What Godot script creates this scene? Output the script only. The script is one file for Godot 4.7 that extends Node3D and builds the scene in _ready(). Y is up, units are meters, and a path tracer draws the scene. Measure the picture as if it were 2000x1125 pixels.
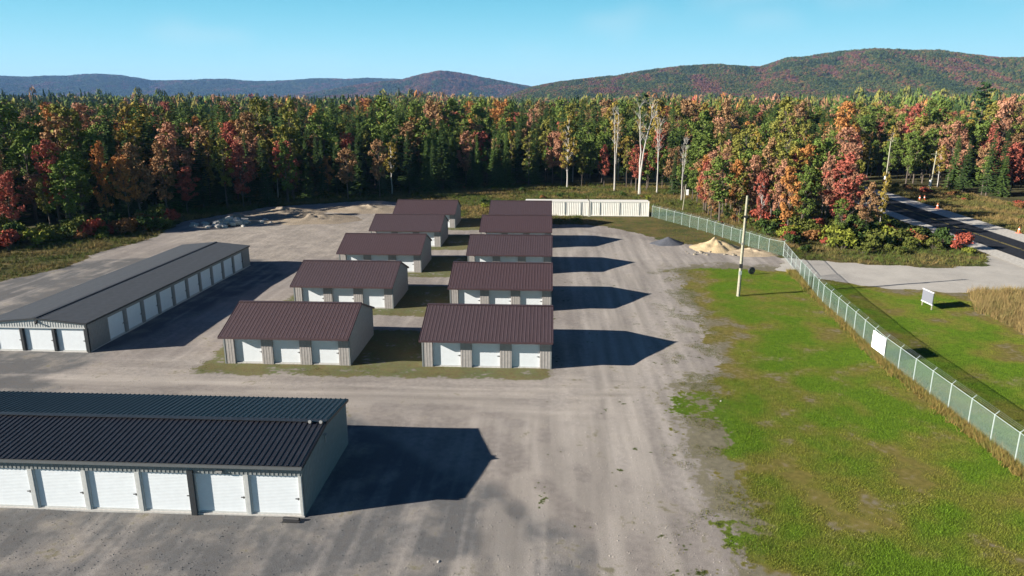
extends Node3D
# y up, metres. The camera hovers 21 m above the ground at x = z = 0 and looks along -z.
const CAM_H := 21.0
const FOCAL := 1387.0
const MAP_X := -80.0
const MAP_Z := -190.0
const MAP_S := 180.0
const MAP_N := 2048
var cam: Camera3D
var rng := RandomNumberGenerator.new()
var M := {}
var names := {}

# ------------------------------------------------------------------ helpers
func numbered(s: String) -> String:
	if not names.has(s):
		names[s] = 0
		return s
	names[s] += 1
	return "%s_%03d" % [s, names[s]]

func thing(called: String, label: String, category: String, at := Vector3.ZERO, group := "") -> Node3D:
	var o := Node3D.new()
	o.name = numbered(called)
	add_child(o)
	o.position = at
	tag(o, label, category, group)
	return o

func tag(o: Node, label: String, category: String, group := "", kind := "") -> void:
	if label: o.set_meta("label", label)
	if category: o.set_meta("category", category)
	if group: o.set_meta("group", group)
	if kind: o.set_meta("kind", kind)

func part(parent: Node, called: String, mesh: Mesh, mat: Material, at := Transform3D.IDENTITY) -> MeshInstance3D:
	var o := MeshInstance3D.new()
	o.name = called
	o.mesh = mesh
	if mat: o.material_override = mat
	o.transform = at
	parent.add_child(o, true)
	return o

func top_mesh(called: String, mesh: Mesh, mat: Material, at := Transform3D.IDENTITY) -> MeshInstance3D:
	var o := MeshInstance3D.new()
	o.name = numbered(called)
	o.mesh = mesh
	o.material_override = mat
	o.transform = at
	add_child(o)
	return o

func begin() -> SurfaceTool:
	var st := SurfaceTool.new()
	st.begin(Mesh.PRIMITIVE_TRIANGLES)
	st.set_smooth_group(-1)
	return st

func done(st: SurfaceTool) -> ArrayMesh:
	st.generate_normals()
	return st.commit()

func quad(st: SurfaceTool, a: Vector3, b: Vector3, c: Vector3, d: Vector3) -> void:
	for v in [a, b, c, a, c, d]: st.add_vertex(v)

func hexa(st: SurfaceTool, p: Array) -> void:   # p[0..3] lower ring, p[4..7] upper ring, both counter-clockwise seen from above
	quad(st, p[4], p[7], p[6], p[5])
	quad(st, p[0], p[1], p[2], p[3])
	for i in 4:
		var j: int = (i + 1) % 4
		quad(st, p[i], p[i + 4], p[j + 4], p[j])

func box(st: SurfaceTool, c: Vector3, s: Vector3) -> void:
	var h := s * 0.5
	hexa(st, [c + Vector3(-h.x, -h.y, h.z), c + Vector3(h.x, -h.y, h.z), c + Vector3(h.x, -h.y, -h.z), c + Vector3(-h.x, -h.y, -h.z),
		c + Vector3(-h.x, h.y, h.z), c + Vector3(h.x, h.y, h.z), c + Vector3(h.x, h.y, -h.z), c + Vector3(-h.x, h.y, -h.z)])

func box_mesh(c: Vector3, s: Vector3) -> ArrayMesh:
	var st := begin()
	box(st, c, s)
	return done(st)

func tube(st: SurfaceTool, a: Vector3, b: Vector3, r0: float, r1: float, n := 6, capped := true) -> void:
	var d := (b - a).normalized()
	var u := d.cross(Vector3.RIGHT if absf(d.x) < 0.8 else Vector3.FORWARD).normalized()
	var w := d.cross(u)
	for i in n:
		var t0 := TAU * i / n
		var t1 := TAU * (i + 1) / n
		var e0 := u * cos(t0) + w * sin(t0)
		var e1 := u * cos(t1) + w * sin(t1)
		quad(st, a + e0 * r0, a + e1 * r0, b + e1 * r1, b + e0 * r1)
		if capped:
			for v in [b, b + e0 * r1, b + e1 * r1]: st.add_vertex(v)

# a metal sheet of given width (along u) and length (along v) with trapezoid ribs standing out along n
func ribbed(st: SurfaceTool, o: Vector3, u: Vector3, v: Vector3, n: Vector3, width: float, length: float, pitch: float, ribw: float, ribh: float) -> void:
	var prof := [Vector2(0, 0)]
	var k := 0
	while true:
		var c := pitch * (k + 0.5)
		if c + ribw * 0.5 > width - 0.005: break
		prof.append_array([Vector2(c - ribw * 0.5, 0), Vector2(c - ribw * 0.25, ribh), Vector2(c + ribw * 0.25, ribh), Vector2(c + ribw * 0.5, 0)])
		k += 1
	prof.append(Vector2(width, 0))
	for i in prof.size() - 1:
		var p: Vector3 = o + u * prof[i].x + n * prof[i].y
		var q: Vector3 = o + u * prof[i + 1].x + n * prof[i + 1].y
		quad(st, p, q, q + v * length, p + v * length)

func ribbed_mesh(o: Vector3, u: Vector3, v: Vector3, n: Vector3, width: float, length: float, pitch: float, ribw: float, ribh: float) -> ArrayMesh:
	var st := begin()
	ribbed(st, o, u, v, n, width, length, pitch, ribw, ribh)
	return done(st)

# a gable wall in the plane spanned by u and UP, its top running eave - ridge - eave
func gable(o: Vector3, u: Vector3, n: Vector3, width: float, bottom: float, eave: float, ridge: float, pitch: float) -> ArrayMesh:
	var st := begin()
	var prof := [Vector2(0, 0)]
	var k := 0
	while pitch * (k + 0.5) + 0.05 < width:
		var c := pitch * (k + 0.5)
		prof.append_array([Vector2(c - 0.035, 0), Vector2(c - 0.018, 0.022), Vector2(c + 0.018, 0.022), Vector2(c + 0.035, 0)])
		k += 1
	prof.append(Vector2(width, 0))
	for i in prof.size() - 1:
		var p: Vector2 = prof[i]
		var q: Vector2 = prof[i + 1]
		var hp := lerpf(ridge, eave, absf(p.x / width * 2.0 - 1.0))
		var hq := lerpf(ridge, eave, absf(q.x / width * 2.0 - 1.0))
		var a: Vector3 = o + u * p.x + n * p.y
		var b: Vector3 = o + u * q.x + n * q.y
		quad(st, a + Vector3.UP * bottom, b + Vector3.UP * bottom, b + Vector3.UP * hq, a + Vector3.UP * hp)
	return done(st)

func mat(c: Color, rough := 0.8, metal := 0.0) -> StandardMaterial3D:      # c holds linear base colours
	var m := StandardMaterial3D.new()
	m.albedo_color = c.linear_to_srgb()
	m.roughness = rough
	if rough > 0.7: m.metallic_specular = 0.15
	m.metallic = metal
	return m

func noise_tex(sd: int, freq: float, lo: Color, hi: Color, size := 256, oct := 4) -> NoiseTexture2D:
	var n := FastNoiseLite.new()
	n.seed = sd
	n.frequency = freq
	n.fractal_octaves = oct
	var t := NoiseTexture2D.new()
	t.width = size
	t.height = size
	t.seamless = true
	t.noise = n
	var g := Gradient.new()
	g.set_color(0, lo.linear_to_srgb())
	g.set_color(1, hi.linear_to_srgb())
	t.color_ramp = g
	return t

func worn(c: Color, rough: float, spread := 0.14, scale := 0.35, sd := 3) -> StandardMaterial3D:
	var m := mat(Color(1, 1, 1), rough)
	m.albedo_texture = noise_tex(sd, 0.02, c * (1.0 - spread), c * (1.0 + spread))
	m.uv1_triplanar = true
	m.uv1_world_triplanar = true
	m.uv1_scale = Vector3.ONE * scale
	return m

func leaf_mat(c: Color) -> StandardMaterial3D:
	var m := mat(c, 0.75)
	m.vertex_color_use_as_albedo = true
	m.cull_mode = BaseMaterial3D.CULL_DISABLED
	m.backlight_enabled = true
	m.backlight = (c * 0.35).linear_to_srgb()
	return m

# direction of a photograph pixel (2000 x 1125) in the world, and the ground point it sees
func ray(px: float, py: float) -> Vector3:
	return cam.transform.basis * Vector3((px - 1000.0) / FOCAL, -(py - 562.5) / FOCAL, -1.0)

func ground_at(px: float, py: float) -> Vector3:
	var d := ray(px, py)
	return d * (CAM_H / -d.y) + Vector3(0, CAM_H, 0)

# ------------------------------------------------------------------ camera, sky, sun
func light_and_camera() -> void:
	cam = Camera3D.new()
	cam.name = "camera"
	cam.position = Vector3(0, CAM_H, 0)
	cam.rotation_degrees = Vector3(-14.7, 3.03, 0)
	cam.fov = 44.15
	cam.far = 20000.0
	add_child(cam)
	cam.current = true
	var w := 512
	var h := 256
	var img := Image.create(w, h, false, Image.FORMAT_RGBF)
	var wisp := FastNoiseLite.new()
	wisp.seed = 12
	wisp.frequency = 0.9
	wisp.fractal_octaves = 5
	for y in h:
		var el := 90.0 - 180.0 * (y + 0.5) / h
		var e := maxf(el, 0.0)
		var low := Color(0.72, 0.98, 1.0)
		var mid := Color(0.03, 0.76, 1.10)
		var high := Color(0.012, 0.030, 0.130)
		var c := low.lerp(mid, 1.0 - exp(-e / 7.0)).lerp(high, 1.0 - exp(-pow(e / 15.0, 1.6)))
		for x in w:
			var az := TAU * x / w
			var d := Vector3(cos(az) * cos(deg_to_rad(el)), sin(deg_to_rad(el)), sin(az) * cos(deg_to_rad(el)))
			var t := clampf((wisp.get_noise_3d(d.x * 4.0, d.y * 16.0, d.z * 4.0) - 0.22) * 2.2, 0.0, 1.0) * smoothstep(1.5, 6.0, e) * 0.34
			var k := c.lerp(Color(0.85, 0.92, 0.95), t)
			img.set_pixel(x, y, k)
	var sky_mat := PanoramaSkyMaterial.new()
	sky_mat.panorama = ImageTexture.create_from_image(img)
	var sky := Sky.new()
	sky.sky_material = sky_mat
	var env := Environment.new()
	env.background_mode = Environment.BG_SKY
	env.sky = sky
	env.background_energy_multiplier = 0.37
	env.tonemap_mode = Environment.TONE_MAPPER_LINEAR
	env.tonemap_exposure = 2.8
	env.sdfgi_enabled = true
	env.ssao_enabled = true
	env.ssil_enabled = true
	env.fog_enabled = true
	env.fog_density = 0.00005
	env.fog_light_color = Color(0.55, 0.74, 0.98)
	var we := WorldEnvironment.new()
	we.name = "environment"
	we.environment = env
	add_child(we)
	var sun := DirectionalLight3D.new()
	sun.name = "sun"
	sun.light_energy = 1.6
	sun.light_color = Color(1.0, 0.965, 0.915)
	sun.light_angular_distance = 0.5
	sun.shadow_enabled = true
	add_child(sun)
	sun.look_at_from_position(Vector3.ZERO, Vector3(2.65, -1.0, -0.82), Vector3.UP)

func materials() -> void:
	M.siding = worn(Color(0.30, 0.283, 0.27), 0.72, 0.10, 0.5, 4)
	M.siding_grey = worn(Color(0.185, 0.20, 0.20), 0.6, 0.10, 0.5, 5)
	M.siding_dark = worn(Color(0.21, 0.205, 0.20), 0.55, 0.10, 0.5, 6)
	M.trim_pale = worn(Color(0.42, 0.43, 0.42), 0.55, 0.1, 0.6, 7)
	M.charcoal = worn(Color(0.022, 0.026, 0.03), 0.5, 0.2, 0.6, 8)
	M.door = worn(Color(0.63, 0.665, 0.69), 0.45, 0.04, 0.4, 9)
	M.roof_brown = worn(Color(0.045, 0.025, 0.029), 0.68, 0.13, 0.25, 10)
	M.roof_brown0 = M.roof_brown
	M.roof_brown1 = worn(Color(0.050, 0.028, 0.031), 0.66, 0.18, 0.2, 51)
	M.roof_brown2 = worn(Color(0.043, 0.026, 0.031), 0.7, 0.16, 0.3, 52)
	M.trim_brown = worn(Color(0.048, 0.024, 0.028), 0.6, 0.12, 0.25, 11)
	M.roof_black = worn(Color(0.020, 0.021, 0.026), 0.42, 0.2, 0.25, 12)
	M.roof_slate = worn(Color(0.060, 0.068, 0.080), 0.72, 0.14, 0.25, 13)
	M.steel = mat(Color(0.36, 0.42, 0.40), 0.45, 0.3)
	M.mesh = mat(Color(0.15, 0.23, 0.18), 0.55, 0.2)
	M.white = worn(Color(0.70, 0.68, 0.62), 0.55, 0.06, 0.3, 14)
	M.board = mat(Color(0.82, 0.82, 0.82), 0.5)
	M.grey_board = mat(Color(0.15, 0.16, 0.19), 0.5)
	M.frame = mat(Color(0.45, 0.46, 0.47), 0.6)
	M.wood = worn(Color(0.30, 0.29, 0.22), 0.85, 0.25, 0.8, 15)
	M.dark = mat(Color(0.02, 0.02, 0.022), 0.6)
	M.latch = mat(Color(0.12, 0.12, 0.12), 0.4, 0.6)
	M.concrete = worn(Color(0.42, 0.41, 0.39), 0.9, 0.15, 0.7, 16)
	M.bark = worn(Color(0.115, 0.095, 0.08), 0.95, 0.35, 0.9, 17)
	M.bark_pale = worn(Color(0.42, 0.40, 0.37), 0.9, 0.25, 0.9, 18)
	M.orange = mat(Color(0.65, 0.12, 0.04), 0.6)
	M.lamp = mat(Color(0.24, 0.24, 0.235), 0.5)

# ------------------------------------------------------------------ ground
var lot := PackedVector2Array([Vector2(-80, -10), Vector2(8, -10), Vector2(10.2, -28.7), Vector2(11.9, -39.6), Vector2(13.4, -50.7), Vector2(14.6, -65.9), Vector2(16.4, -84), Vector2(18.5, -91), Vector2(29.5, -91.0), Vector2(32.8, -98.5), Vector2(27.5, -103), Vector2(20, -108), Vector2(15, -116), Vector2(9, -124), Vector2(-2, -126), Vector2(-10, -129), Vector2(-17, -131), Vector2(-22, -140), Vector2(-30, -151), Vector2(-38, -154), Vector2(-58, -143), Vector2(-66, -124), Vector2(-63, -107), Vector2(-65, -98), Vector2(-63, -88), Vector2(-68, -76), Vector2(-80, -66)])
var drive := PackedVector2Array([Vector2(29.5, -91.0), Vector2(33, -86.5), Vector2(37.7, -83), Vector2(46.6, -80.5), Vector2(54, -83.0), Vector2(60, -79), Vector2(65.5, -72), Vector2(65.5, -104), Vector2(62, -102), Vector2(58, -95), Vector2(52, -93.3), Vector2(45.8, -94), Vector2(33.8, -98.2), Vector2(32.8, -98.5)])
var lawn := PackedVector2Array([Vector2(8, -10), Vector2(62, -10), Vector2(62, -58), Vector2(50, -60), Vector2(44.5, -66), Vector2(44.2, -73), Vector2(48, -80.7), Vector2(46.6, -80.5), Vector2(37.7, -83), Vector2(33, -86.5), Vector2(29.5, -91.0), Vector2(18.5, -91), Vector2(16.4, -84), Vector2(14.6, -65.9), Vector2(13.4, -50.7), Vector2(11.9, -39.6), Vector2(10.2, -28.7)])
var pale := PackedVector2Array([Vector2(-14, -49), Vector2(-40, -50), Vector2(-38, -53.5), Vector2(-29, -57), Vector2(-28, -51.8), Vector2(0, -52), Vector2(2.5, -60), Vector2(2.0, -120), Vector2(14, -112), Vector2(30, -98), Vector2(29, -92), Vector2(17, -92), Vector2(13.5, -66), Vector2(12, -46), Vector2(9.5, -33), Vector2(6, -36), Vector2(1, -45)])
var rubble := PackedVector2Array([Vector2(-38, -93), Vector2(-29, -96), Vector2(-28, -128), Vector2(-34, -151), Vector2(-40, -153), Vector2(-58, -142), Vector2(-65, -124), Vector2(-58, -108), Vector2(-50, -98)])
var bluish := PackedVector2Array([Vector2(-80, -10), Vector2(4, -10), Vector2(3, -30), Vector2(-3, -36), Vector2(-9, -40), Vector2(-13, -44.5), Vector2(-36, -46.5), Vector2(-38, -56), Vector2(-33, -85), Vector2(-39, -94), Vector2(-50, -96), Vector2(-62, -92), Vector2(-80, -66)])
var tracks := [[Vector2(-16, -48.4), Vector2(-6, -47.6), Vector2(-0.5, -45), Vector2(3, -40), Vector2(5.2, -32), Vector2(6.4, -20)], [Vector2(-16, -46.6), Vector2(-7, -45.8), Vector2(-2.2, -43.4), Vector2(1.2, -38.6), Vector2(3.4, -31), Vector2(4.6, -20)], [Vector2(-3, -20), Vector2(-1.0, -32), Vector2(3.6, -44), Vector2(7.6, -56), Vector2(9.4, -72), Vector2(11, -88)], [Vector2(-4.8, -20), Vector2(-2.8, -32), Vector2(1.8, -44.6), Vector2(5.8, -56.6), Vector2(7.6, -72), Vector2(9.2, -88)], [Vector2(6, -22), Vector2(5.5, -34), Vector2(5.8, -46), Vector2(6.5, -60), Vector2(8, -80), Vector2(14, -95), Vector2(28, -96)], [Vector2(3.8, -22), Vector2(3.4, -34), Vector2(4.2, -46), Vector2(4.8, -60), Vector2(6, -82), Vector2(12, -97), Vector2(28, -98)], [Vector2(-38, -50.6), Vector2(-20, -49.6), Vector2(-6, -49), Vector2(1, -45.5), Vector2(4, -38)], [Vector2(-38, -48.8), Vector2(-20, -47.8), Vector2(-6, -47.2), Vector2(2, -51), Vector2(5, -60)]]
var shed_spots := []
var mask_img: Image
var mask2_img: Image
var lut := PackedByteArray()
var ground_img: Image

func ground_colour(x: float, z: float) -> Color:
	return ground_img.get_pixel(clampi(int((x - MAP_X) / MAP_S * MAP_N), 0, MAP_N - 1), clampi(int((z - MAP_Z) / MAP_S * MAP_N), 0, MAP_N - 1)).srgb_to_linear()

func in_poly(p: Vector2, poly: PackedVector2Array) -> bool:
	return Geometry2D.is_point_in_polygon(p, poly)

func noise_img(sd: int, metres: float, oct := 4) -> PackedByteArray:
	var n := FastNoiseLite.new()
	n.seed = sd
	n.frequency = MAP_S / MAP_N / metres
	n.fractal_octaves = oct
	return n.get_image(MAP_N, MAP_N, false, false, false).get_data()

func make_masks() -> void:
	var c := 360
	var a := PackedByteArray()
	a.resize(c * c * 4)
	var b := PackedByteArray()
	b.resize(c * c * 4)
	for j in c:
		for i in c:
			var p := Vector2(MAP_X + (i + 0.5) * MAP_S / c, MAP_Z + (j + 0.5) * MAP_S / c)
			var k := (j * c + i) * 4
			if p.x < 34.0 and in_poly(p, lot):
				a[k] = 255
				if in_poly(p, pale): b[k] = 255
				elif p.y < -92.0 and in_poly(p, rubble): b[k + 1] = 255
				if p.y > -97.0 and in_poly(p, bluish): b[k + 2] = 255
			elif p.x > 29.0 and in_poly(p, drive): a[k + 1] = 255
			elif p.x > 7.0 and in_poly(p, lawn): a[k + 2] = 255
			for s in shed_spots:
				var dx: float = absf(p.x - s.x)
				var dz: float = p.y - s.y
				if dx < 5.3 + 3.4 and p.x > -28.8 and p.x < 0.7 and dz < 2.4 and dz > -10.0:
					a[k + 3] = 255
			for t in tracks:
				for q in t.size() - 1:
					if Geometry2D.get_closest_point_to_segment(p, t[q], t[q + 1]).distance_squared_to(p) < 0.2:
						b[k + 3] = 255
	mask_img = Image.create_from_data(c, c, false, Image.FORMAT_RGBA8, a)
	mask2_img = Image.create_from_data(c, c, false, Image.FORMAT_RGBA8, b)

func streaks(sd: int, w: int, h: int) -> PackedByteArray:     # wheel marks: noise drawn out along one way
	var n := FastNoiseLite.new()
	n.seed = sd
	n.frequency = 0.055
	n.fractal_octaves = 4
	var im := n.get_image(w, h, false, false, false)
	im.resize(MAP_N, MAP_N, Image.INTERPOLATE_CUBIC)
	return im.get_data()

func ground_texture() -> ImageTexture:
	var a: Image = mask_img.duplicate()
	a.resize(130, 130, Image.INTERPOLATE_TRILINEAR)
	a.resize(MAP_N, MAP_N, Image.INTERPOLATE_CUBIC)
	var b: Image = mask2_img.duplicate()
	b.resize(150, 150, Image.INTERPOLATE_TRILINEAR)
	b.resize(MAP_N, MAP_N, Image.INTERPOLATE_CUBIC)
	var A := a.get_data()
	var B := b.get_data()
	var n1 := noise_img(1, 14.0, 4)
	var n2 := noise_img(2, 3.2, 4)
	var n3 := noise_img(3, 0.55, 3)
	var n4 := noise_img(4, 7.0, 5)
	var wide: Image = mask_img.duplicate()
	wide.resize(26, 26, Image.INTERPOLATE_TRILINEAR)
	wide.resize(MAP_N, MAP_N, Image.INTERPOLATE_CUBIC)
	var W := wide.get_data()
	var sz := streaks(31, MAP_N, 130)
	var sx := streaks(32, 130, MAP_N)
	var out := PackedByteArray()
	out.resize(MAP_N * MAP_N * 3)
	lut.resize(1025)
	for i in 1025: lut[i] = int(255.0 * pow(i / 1024.0, 1.0 / 2.2) + 0.5)
	for i in MAP_N * MAP_N:
		var f1 := n1[i] / 255.0 - 0.5
		var f2 := n2[i] / 255.0 - 0.5
		var f3 := n3[i] / 255.0 - 0.5
		var f4 := n4[i] / 255.0 - 0.5
		var k := i * 4
		var ragged := f2 * 0.9 + f3 * 0.7 + f4 * 0.5
		var r: float
		var g: float
		var bl: float
		var gr := A[k] / 255.0 + ragged * 0.75
		var dr := A[k + 1] / 255.0
		var la := A[k + 2] / 255.0
		if dr < 0.02 and i / MAP_N > 1130 and i % MAP_N > 900 and i % MAP_N < 1250:
			# the lawn frays into the gravel over several metres
			gr = A[k] / 255.0 * 0.45 + W[k] / 255.0 * 0.55 + ragged * 1.15
			la = la * 0.45 + W[k + 2] / 255.0 * 0.55
		if dr > 0.5 - ragged * 0.35 and dr > la * 0.8:
			var t := 0.48 + f2 * 0.10 + f1 * 0.08 + f3 * 0.07
			r = t * 1.04; g = t * 0.985; bl = t * 0.89
		elif gr > 0.5 + la * 0.12:
			# packed gravel: blue grey stone, beige dust where wheels pass, pale sand at the back
			var row := i / MAP_N
			var colm := i % MAP_N
			var cross := clampf(1.0 - absf(row - 1594.0) / 75.0, 0.0, 1.0) * clampf((1000.0 - colm + f2 * 300.0) / 180.0, 0.0, 1.0)
			cross = minf(cross * 2.0, 1.0)
			var st := lerpf(sz[i], sx[i], cross) / 255.0 - 0.5
			var grain := f3 * 0.34 + f2 * 0.12
			var base := 0.285 * (1.0 + f1 * 0.2 + f4 * 0.2 + grain)
			r = base * 1.08; g = base * 0.975; bl = base * 0.89
			var blue := clampf(B[k + 2] / 255.0 * 1.15 - 0.12 + f4 * 0.45 + st * 0.7 + f1 * 0.25 + f3 * 0.5, 0.0, 1.0) * 0.9
			var bb := 0.140 * (1.0 + grain * 1.3 + f4 * 0.2)
			r = lerpf(r, bb * 0.97, blue); g = lerpf(g, bb * 1.0, blue); bl = lerpf(bl, bb * 1.03, blue)
			var pl := clampf(B[k] / 255.0 * 0.9 + f4 * 1.0 + st * 1.3, 0.0, 1.0)
			var pb := 0.36 * (1.0 + grain)
			r = lerpf(r, pb * 1.05, pl); g = lerpf(g, pb * 0.96, pl); bl = lerpf(bl, pb * 0.87, pl)
			var rb := clampf(B[k + 1] / 255.0 + f2 * 1.4 + f4 * 0.8, 0.0, 1.0)
			var rr := 0.34 + f3 * 0.20 + f2 * 0.16
			r = lerpf(r, rr * 1.06, rb); g = lerpf(g, rr * 0.95, rb); bl = lerpf(bl, rr * 0.83, rb)
			var lane := B[k + 3] / 255.0
			var tr := clampf(lane * 1.5 + f2 * 0.8 + st * 0.8 - 0.2, 0.0, 0.6)
			r = lerpf(r, 0.40, tr); g = lerpf(g, 0.365, tr); bl = lerpf(bl, 0.325, tr)
			var amt := 1.0 + st * (0.30 + 0.25 * pl + 0.3 * lane)
			r *= amt; g *= amt; bl *= amt
			var rim := W[k + 2] / 255.0 * 1.7 + ragged * 1.5
			if rim > 0.46:
				var q := minf((rim - 0.46) * 2.5, 0.75)
				r = lerpf(r, 0.150 + f3 * 0.10, q); g = lerpf(g, 0.138 + f3 * 0.10, q); bl = lerpf(bl, 0.075 + f3 * 0.05, q)
			var sg := A[k + 3] / 255.0 * 0.88 + ragged * 0.9
			if sg > 0.5:
				var q := minf((sg - 0.5) * 4.0, 0.85)
				r = lerpf(r, 0.125 + f2 * 0.08, q); g = lerpf(g, 0.128 + f3 * 0.06, q); bl = lerpf(bl, 0.036, q)
		elif la > 0.2 or gr > 0.3 and la > 0.05:
			# mown grass: fresh green, tired olive and bare brownish patches
			var nearrim := clampf(1.15 - W[k + 2] / 255.0 * 1.2, 0.0, 1.0)
			var gold := clampf(0.34 + nearrim * 0.95 + f1 * 1.8 + f4 * 2.0 + f2 * 0.9, 0.0, 1.0)
			r = lerpf(0.098, 0.190, gold) * (1.0 + f3 * 0.7)
			g = lerpf(0.172, 0.160, gold) * (1.0 + f3 * 0.6)
			bl = lerpf(0.014, 0.042, gold) * (1.0 + f3 * 0.7)
			var bare := clampf((f2 * 1.2 + f4 * 1.5 + f3 * 0.8 - 0.42 + nearrim * 0.62) * 1.8 + (gr - 0.2) * 1.2, 0.0, 0.8)
			r = lerpf(r, 0.21 + f3 * 0.12, bare); g = lerpf(g, 0.185 + f3 * 0.1, bare); bl = lerpf(bl, 0.135 + f3 * 0.08, bare)
		else:
			# rough meadow and forest floor: dry straw, olive weeds, leaf litter
			var t := clampf(0.5 + f2 * 1.3 + f4 * 1.3, 0.0, 1.0)
			r = lerpf(0.07, 0.17, t) + f3 * 0.05
			g = lerpf(0.085, 0.125, t) + f3 * 0.04
			bl = lerpf(0.025, 0.05, t) + f3 * 0.02
		var o := i * 3
		out[o] = lut[clampi(int(r * 1024.0), 0, 1024)]
		out[o + 1] = lut[clampi(int(g * 1024.0), 0, 1024)]
		out[o + 2] = lut[clampi(int(bl * 1024.0), 0, 1024)]
	ground_img = Image.create_from_data(MAP_N, MAP_N, false, Image.FORMAT_RGB8, out)
	return ImageTexture.create_from_image(ground_img)

var und := FastNoiseLite.new()
func lie(x: float, z: float) -> float:       # the slight unevenness of the ground
	var edge := minf(minf(x - MAP_X, MAP_X + MAP_S - x), minf(z - MAP_Z, MAP_Z + MAP_S - z))
	return (und.get_noise_2d(x, z) - 0.3) * 0.09 * clampf(edge / 6.0, 0.0, 1.0)

func class_at(x: float, z: float) -> int:
	var c := mask_img.get_width()
	var p := mask_img.get_pixel(clampi(int((x - MAP_X) / MAP_S * c), 0, c - 1), clampi(int((z - MAP_Z) / MAP_S * c), 0, c - 1))
	if p.r > 0.5: return 0
	if p.g > 0.5: return 1
	if p.b > 0.5: return 2
	return 3

func build_ground() -> void:
	und.seed = 5
	und.frequency = 0.07
	und.fractal_octaves = 3
	var m := mat(Color(1, 1, 1), 0.95)
	m.albedo_texture = ground_texture()
	m.detail_enabled = true
	m.detail_blend_mode = BaseMaterial3D.BLEND_MODE_MUL
	m.detail_uv_layer = BaseMaterial3D.DETAIL_UV_2
	m.detail_albedo = noise_tex(21, 0.11, Color(0.55, 0.55, 0.55), Color(1, 1, 1), 1024, 4)
	var sts := []
	for k in 4:
		sts.append(SurfaceTool.new())
		sts[k].begin(Mesh.PRIMITIVE_TRIANGLES)
	var n := 180
	var cell := MAP_S / n
	for j in n:
		for i in n:
			var st: SurfaceTool = sts[class_at(MAP_X + (i + 0.5) * cell, MAP_Z + (j + 0.5) * cell)]
			for o in [[0, 0], [1, 0], [1, 1], [0, 0], [1, 1], [0, 1]]:
				var x: float = MAP_X + (i + o[0]) * cell
				var z: float = MAP_Z + (j + o[1]) * cell
				st.set_uv(Vector2((x - MAP_X) / MAP_S, (z - MAP_Z) / MAP_S))
				st.set_uv2(Vector2(x, z) / 9.0)
				st.set_normal(Vector3(lie(x - 0.5, z) - lie(x + 0.5, z), 1.0, lie(x, z - 0.5) - lie(x, z + 0.5)).normalized())
				st.add_vertex(Vector3(x, lie(x, z), z))
	var called := ["gravel_yard", "driveway", "lawn", "meadow"]
	for k in 4:
		top_mesh(called[k], sts[k].commit(), m).set_meta("kind", "structure")
	# the land all round, to the horizon
	var far := worn(Color(0.09, 0.085, 0.04), 0.95, 0.5, 0.02, 22)
	var st := begin()
	var x0 := MAP_X
	var x1 := MAP_X + MAP_S
	var z0 := MAP_Z
	var z1 := MAP_Z + MAP_S
	for r in [[-9000.0, 9000.0, -9000.0, z0], [-9000.0, 9000.0, z1, 600.0], [-9000.0, x0, z0, z1], [x1, 9000.0, z0, z1]]:
		quad(st, Vector3(r[0], 0, r[2]), Vector3(r[1], 0, r[2]), Vector3(r[1], 0, r[3]), Vector3(r[0], 0, r[3]))
	top_mesh("terrain", done(st), far).set_meta("kind", "structure")
	print("ground ", Time.get_ticks_msec())

func road_centre(z: float) -> Vector2:
	var x := 69.0 + (-z - 104.0) * 0.058
	if z < -170.0: x -= pow((-z - 170.0) / 30.0, 2.0) * 3.0
	return Vector2(x, z)

func strip(from: float, to: float, a: float, b: float, y: float, ya := 0.0) -> ArrayMesh:
	var st := begin()
	var z := from
	while z > to + 0.01:
		var zn := maxf(z - 3.0, to)
		var c0 := road_centre(z)
		var c1 := road_centre(zn)
		quad(st, Vector3(c0.x + a, y + ya, z), Vector3(c1.x + a, y + ya, zn), Vector3(c1.x + b, y, zn), Vector3(c0.x + b, y, z))
		z = zn
	return done(st)

func build_road() -> void:
	var asphalt := worn(Color(0.026, 0.028, 0.034), 0.8, 0.35, 0.25, 24)
	var gravel := worn(Color(0.43, 0.41, 0.37), 0.95, 0.22, 0.4, 25)
	var o := top_mesh("road_shoulder", strip(-30, -300, -6.6, 7.6, 0.055), gravel)
	o.set_meta("kind", "structure")
	o = top_mesh("road", strip(-30, -300, -3.7, 3.5, 0.075), asphalt)
	o.set_meta("kind", "structure")
	var paint := worn(Color(0.26, 0.21, 0.07), 0.8, 0.3, 0.9, 26)
	var r := rng
	for s in [-0.14, 0.14]:
		var z := -40.0
		while z > -190.0:
			var m := part(o, "centre_line", strip(z, z - 5.6, s - 0.07, s + 0.07, 0.081), paint)
			z -= 6.0

# ------------------------------------------------------------------ buildings
func door_mesh(w: float, h: float) -> ArrayMesh:       # a roll-up curtain of narrow slats, front towards +z
	var st := begin()
	ribbed(st, Vector3(-w / 2, 0.09, 0), Vector3.UP, Vector3.RIGHT, Vector3.BACK, h - 0.09, w, 0.085, 0.07, 0.004)
	return done(st)

func roll_up_door(parent: Node, w: float, h: float, at: Transform3D, key: String) -> void:
	if not M.has(key):
		M[key] = door_mesh(w, h)
		M[key + "_bar"] = box_mesh(Vector3(0, 0.045, 0.012), Vector3(w, 0.09, 0.05))
		var st := begin()
		box(st, Vector3(w / 2 - 0.16, 0.95, 0.03), Vector3(0.2, 0.05, 0.03))
		box(st, Vector3(w / 2 - 0.10, 0.95, 0.05), Vector3(0.05, 0.14, 0.03))
		M[key + "_latch"] = done(st)
	var d := part(parent, "door", M[key], M.door, at)
	part(d, "bottom_bar", M[key + "_bar"], M.trim_pale)
	part(d, "latch", M[key + "_latch"], M.latch)

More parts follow.
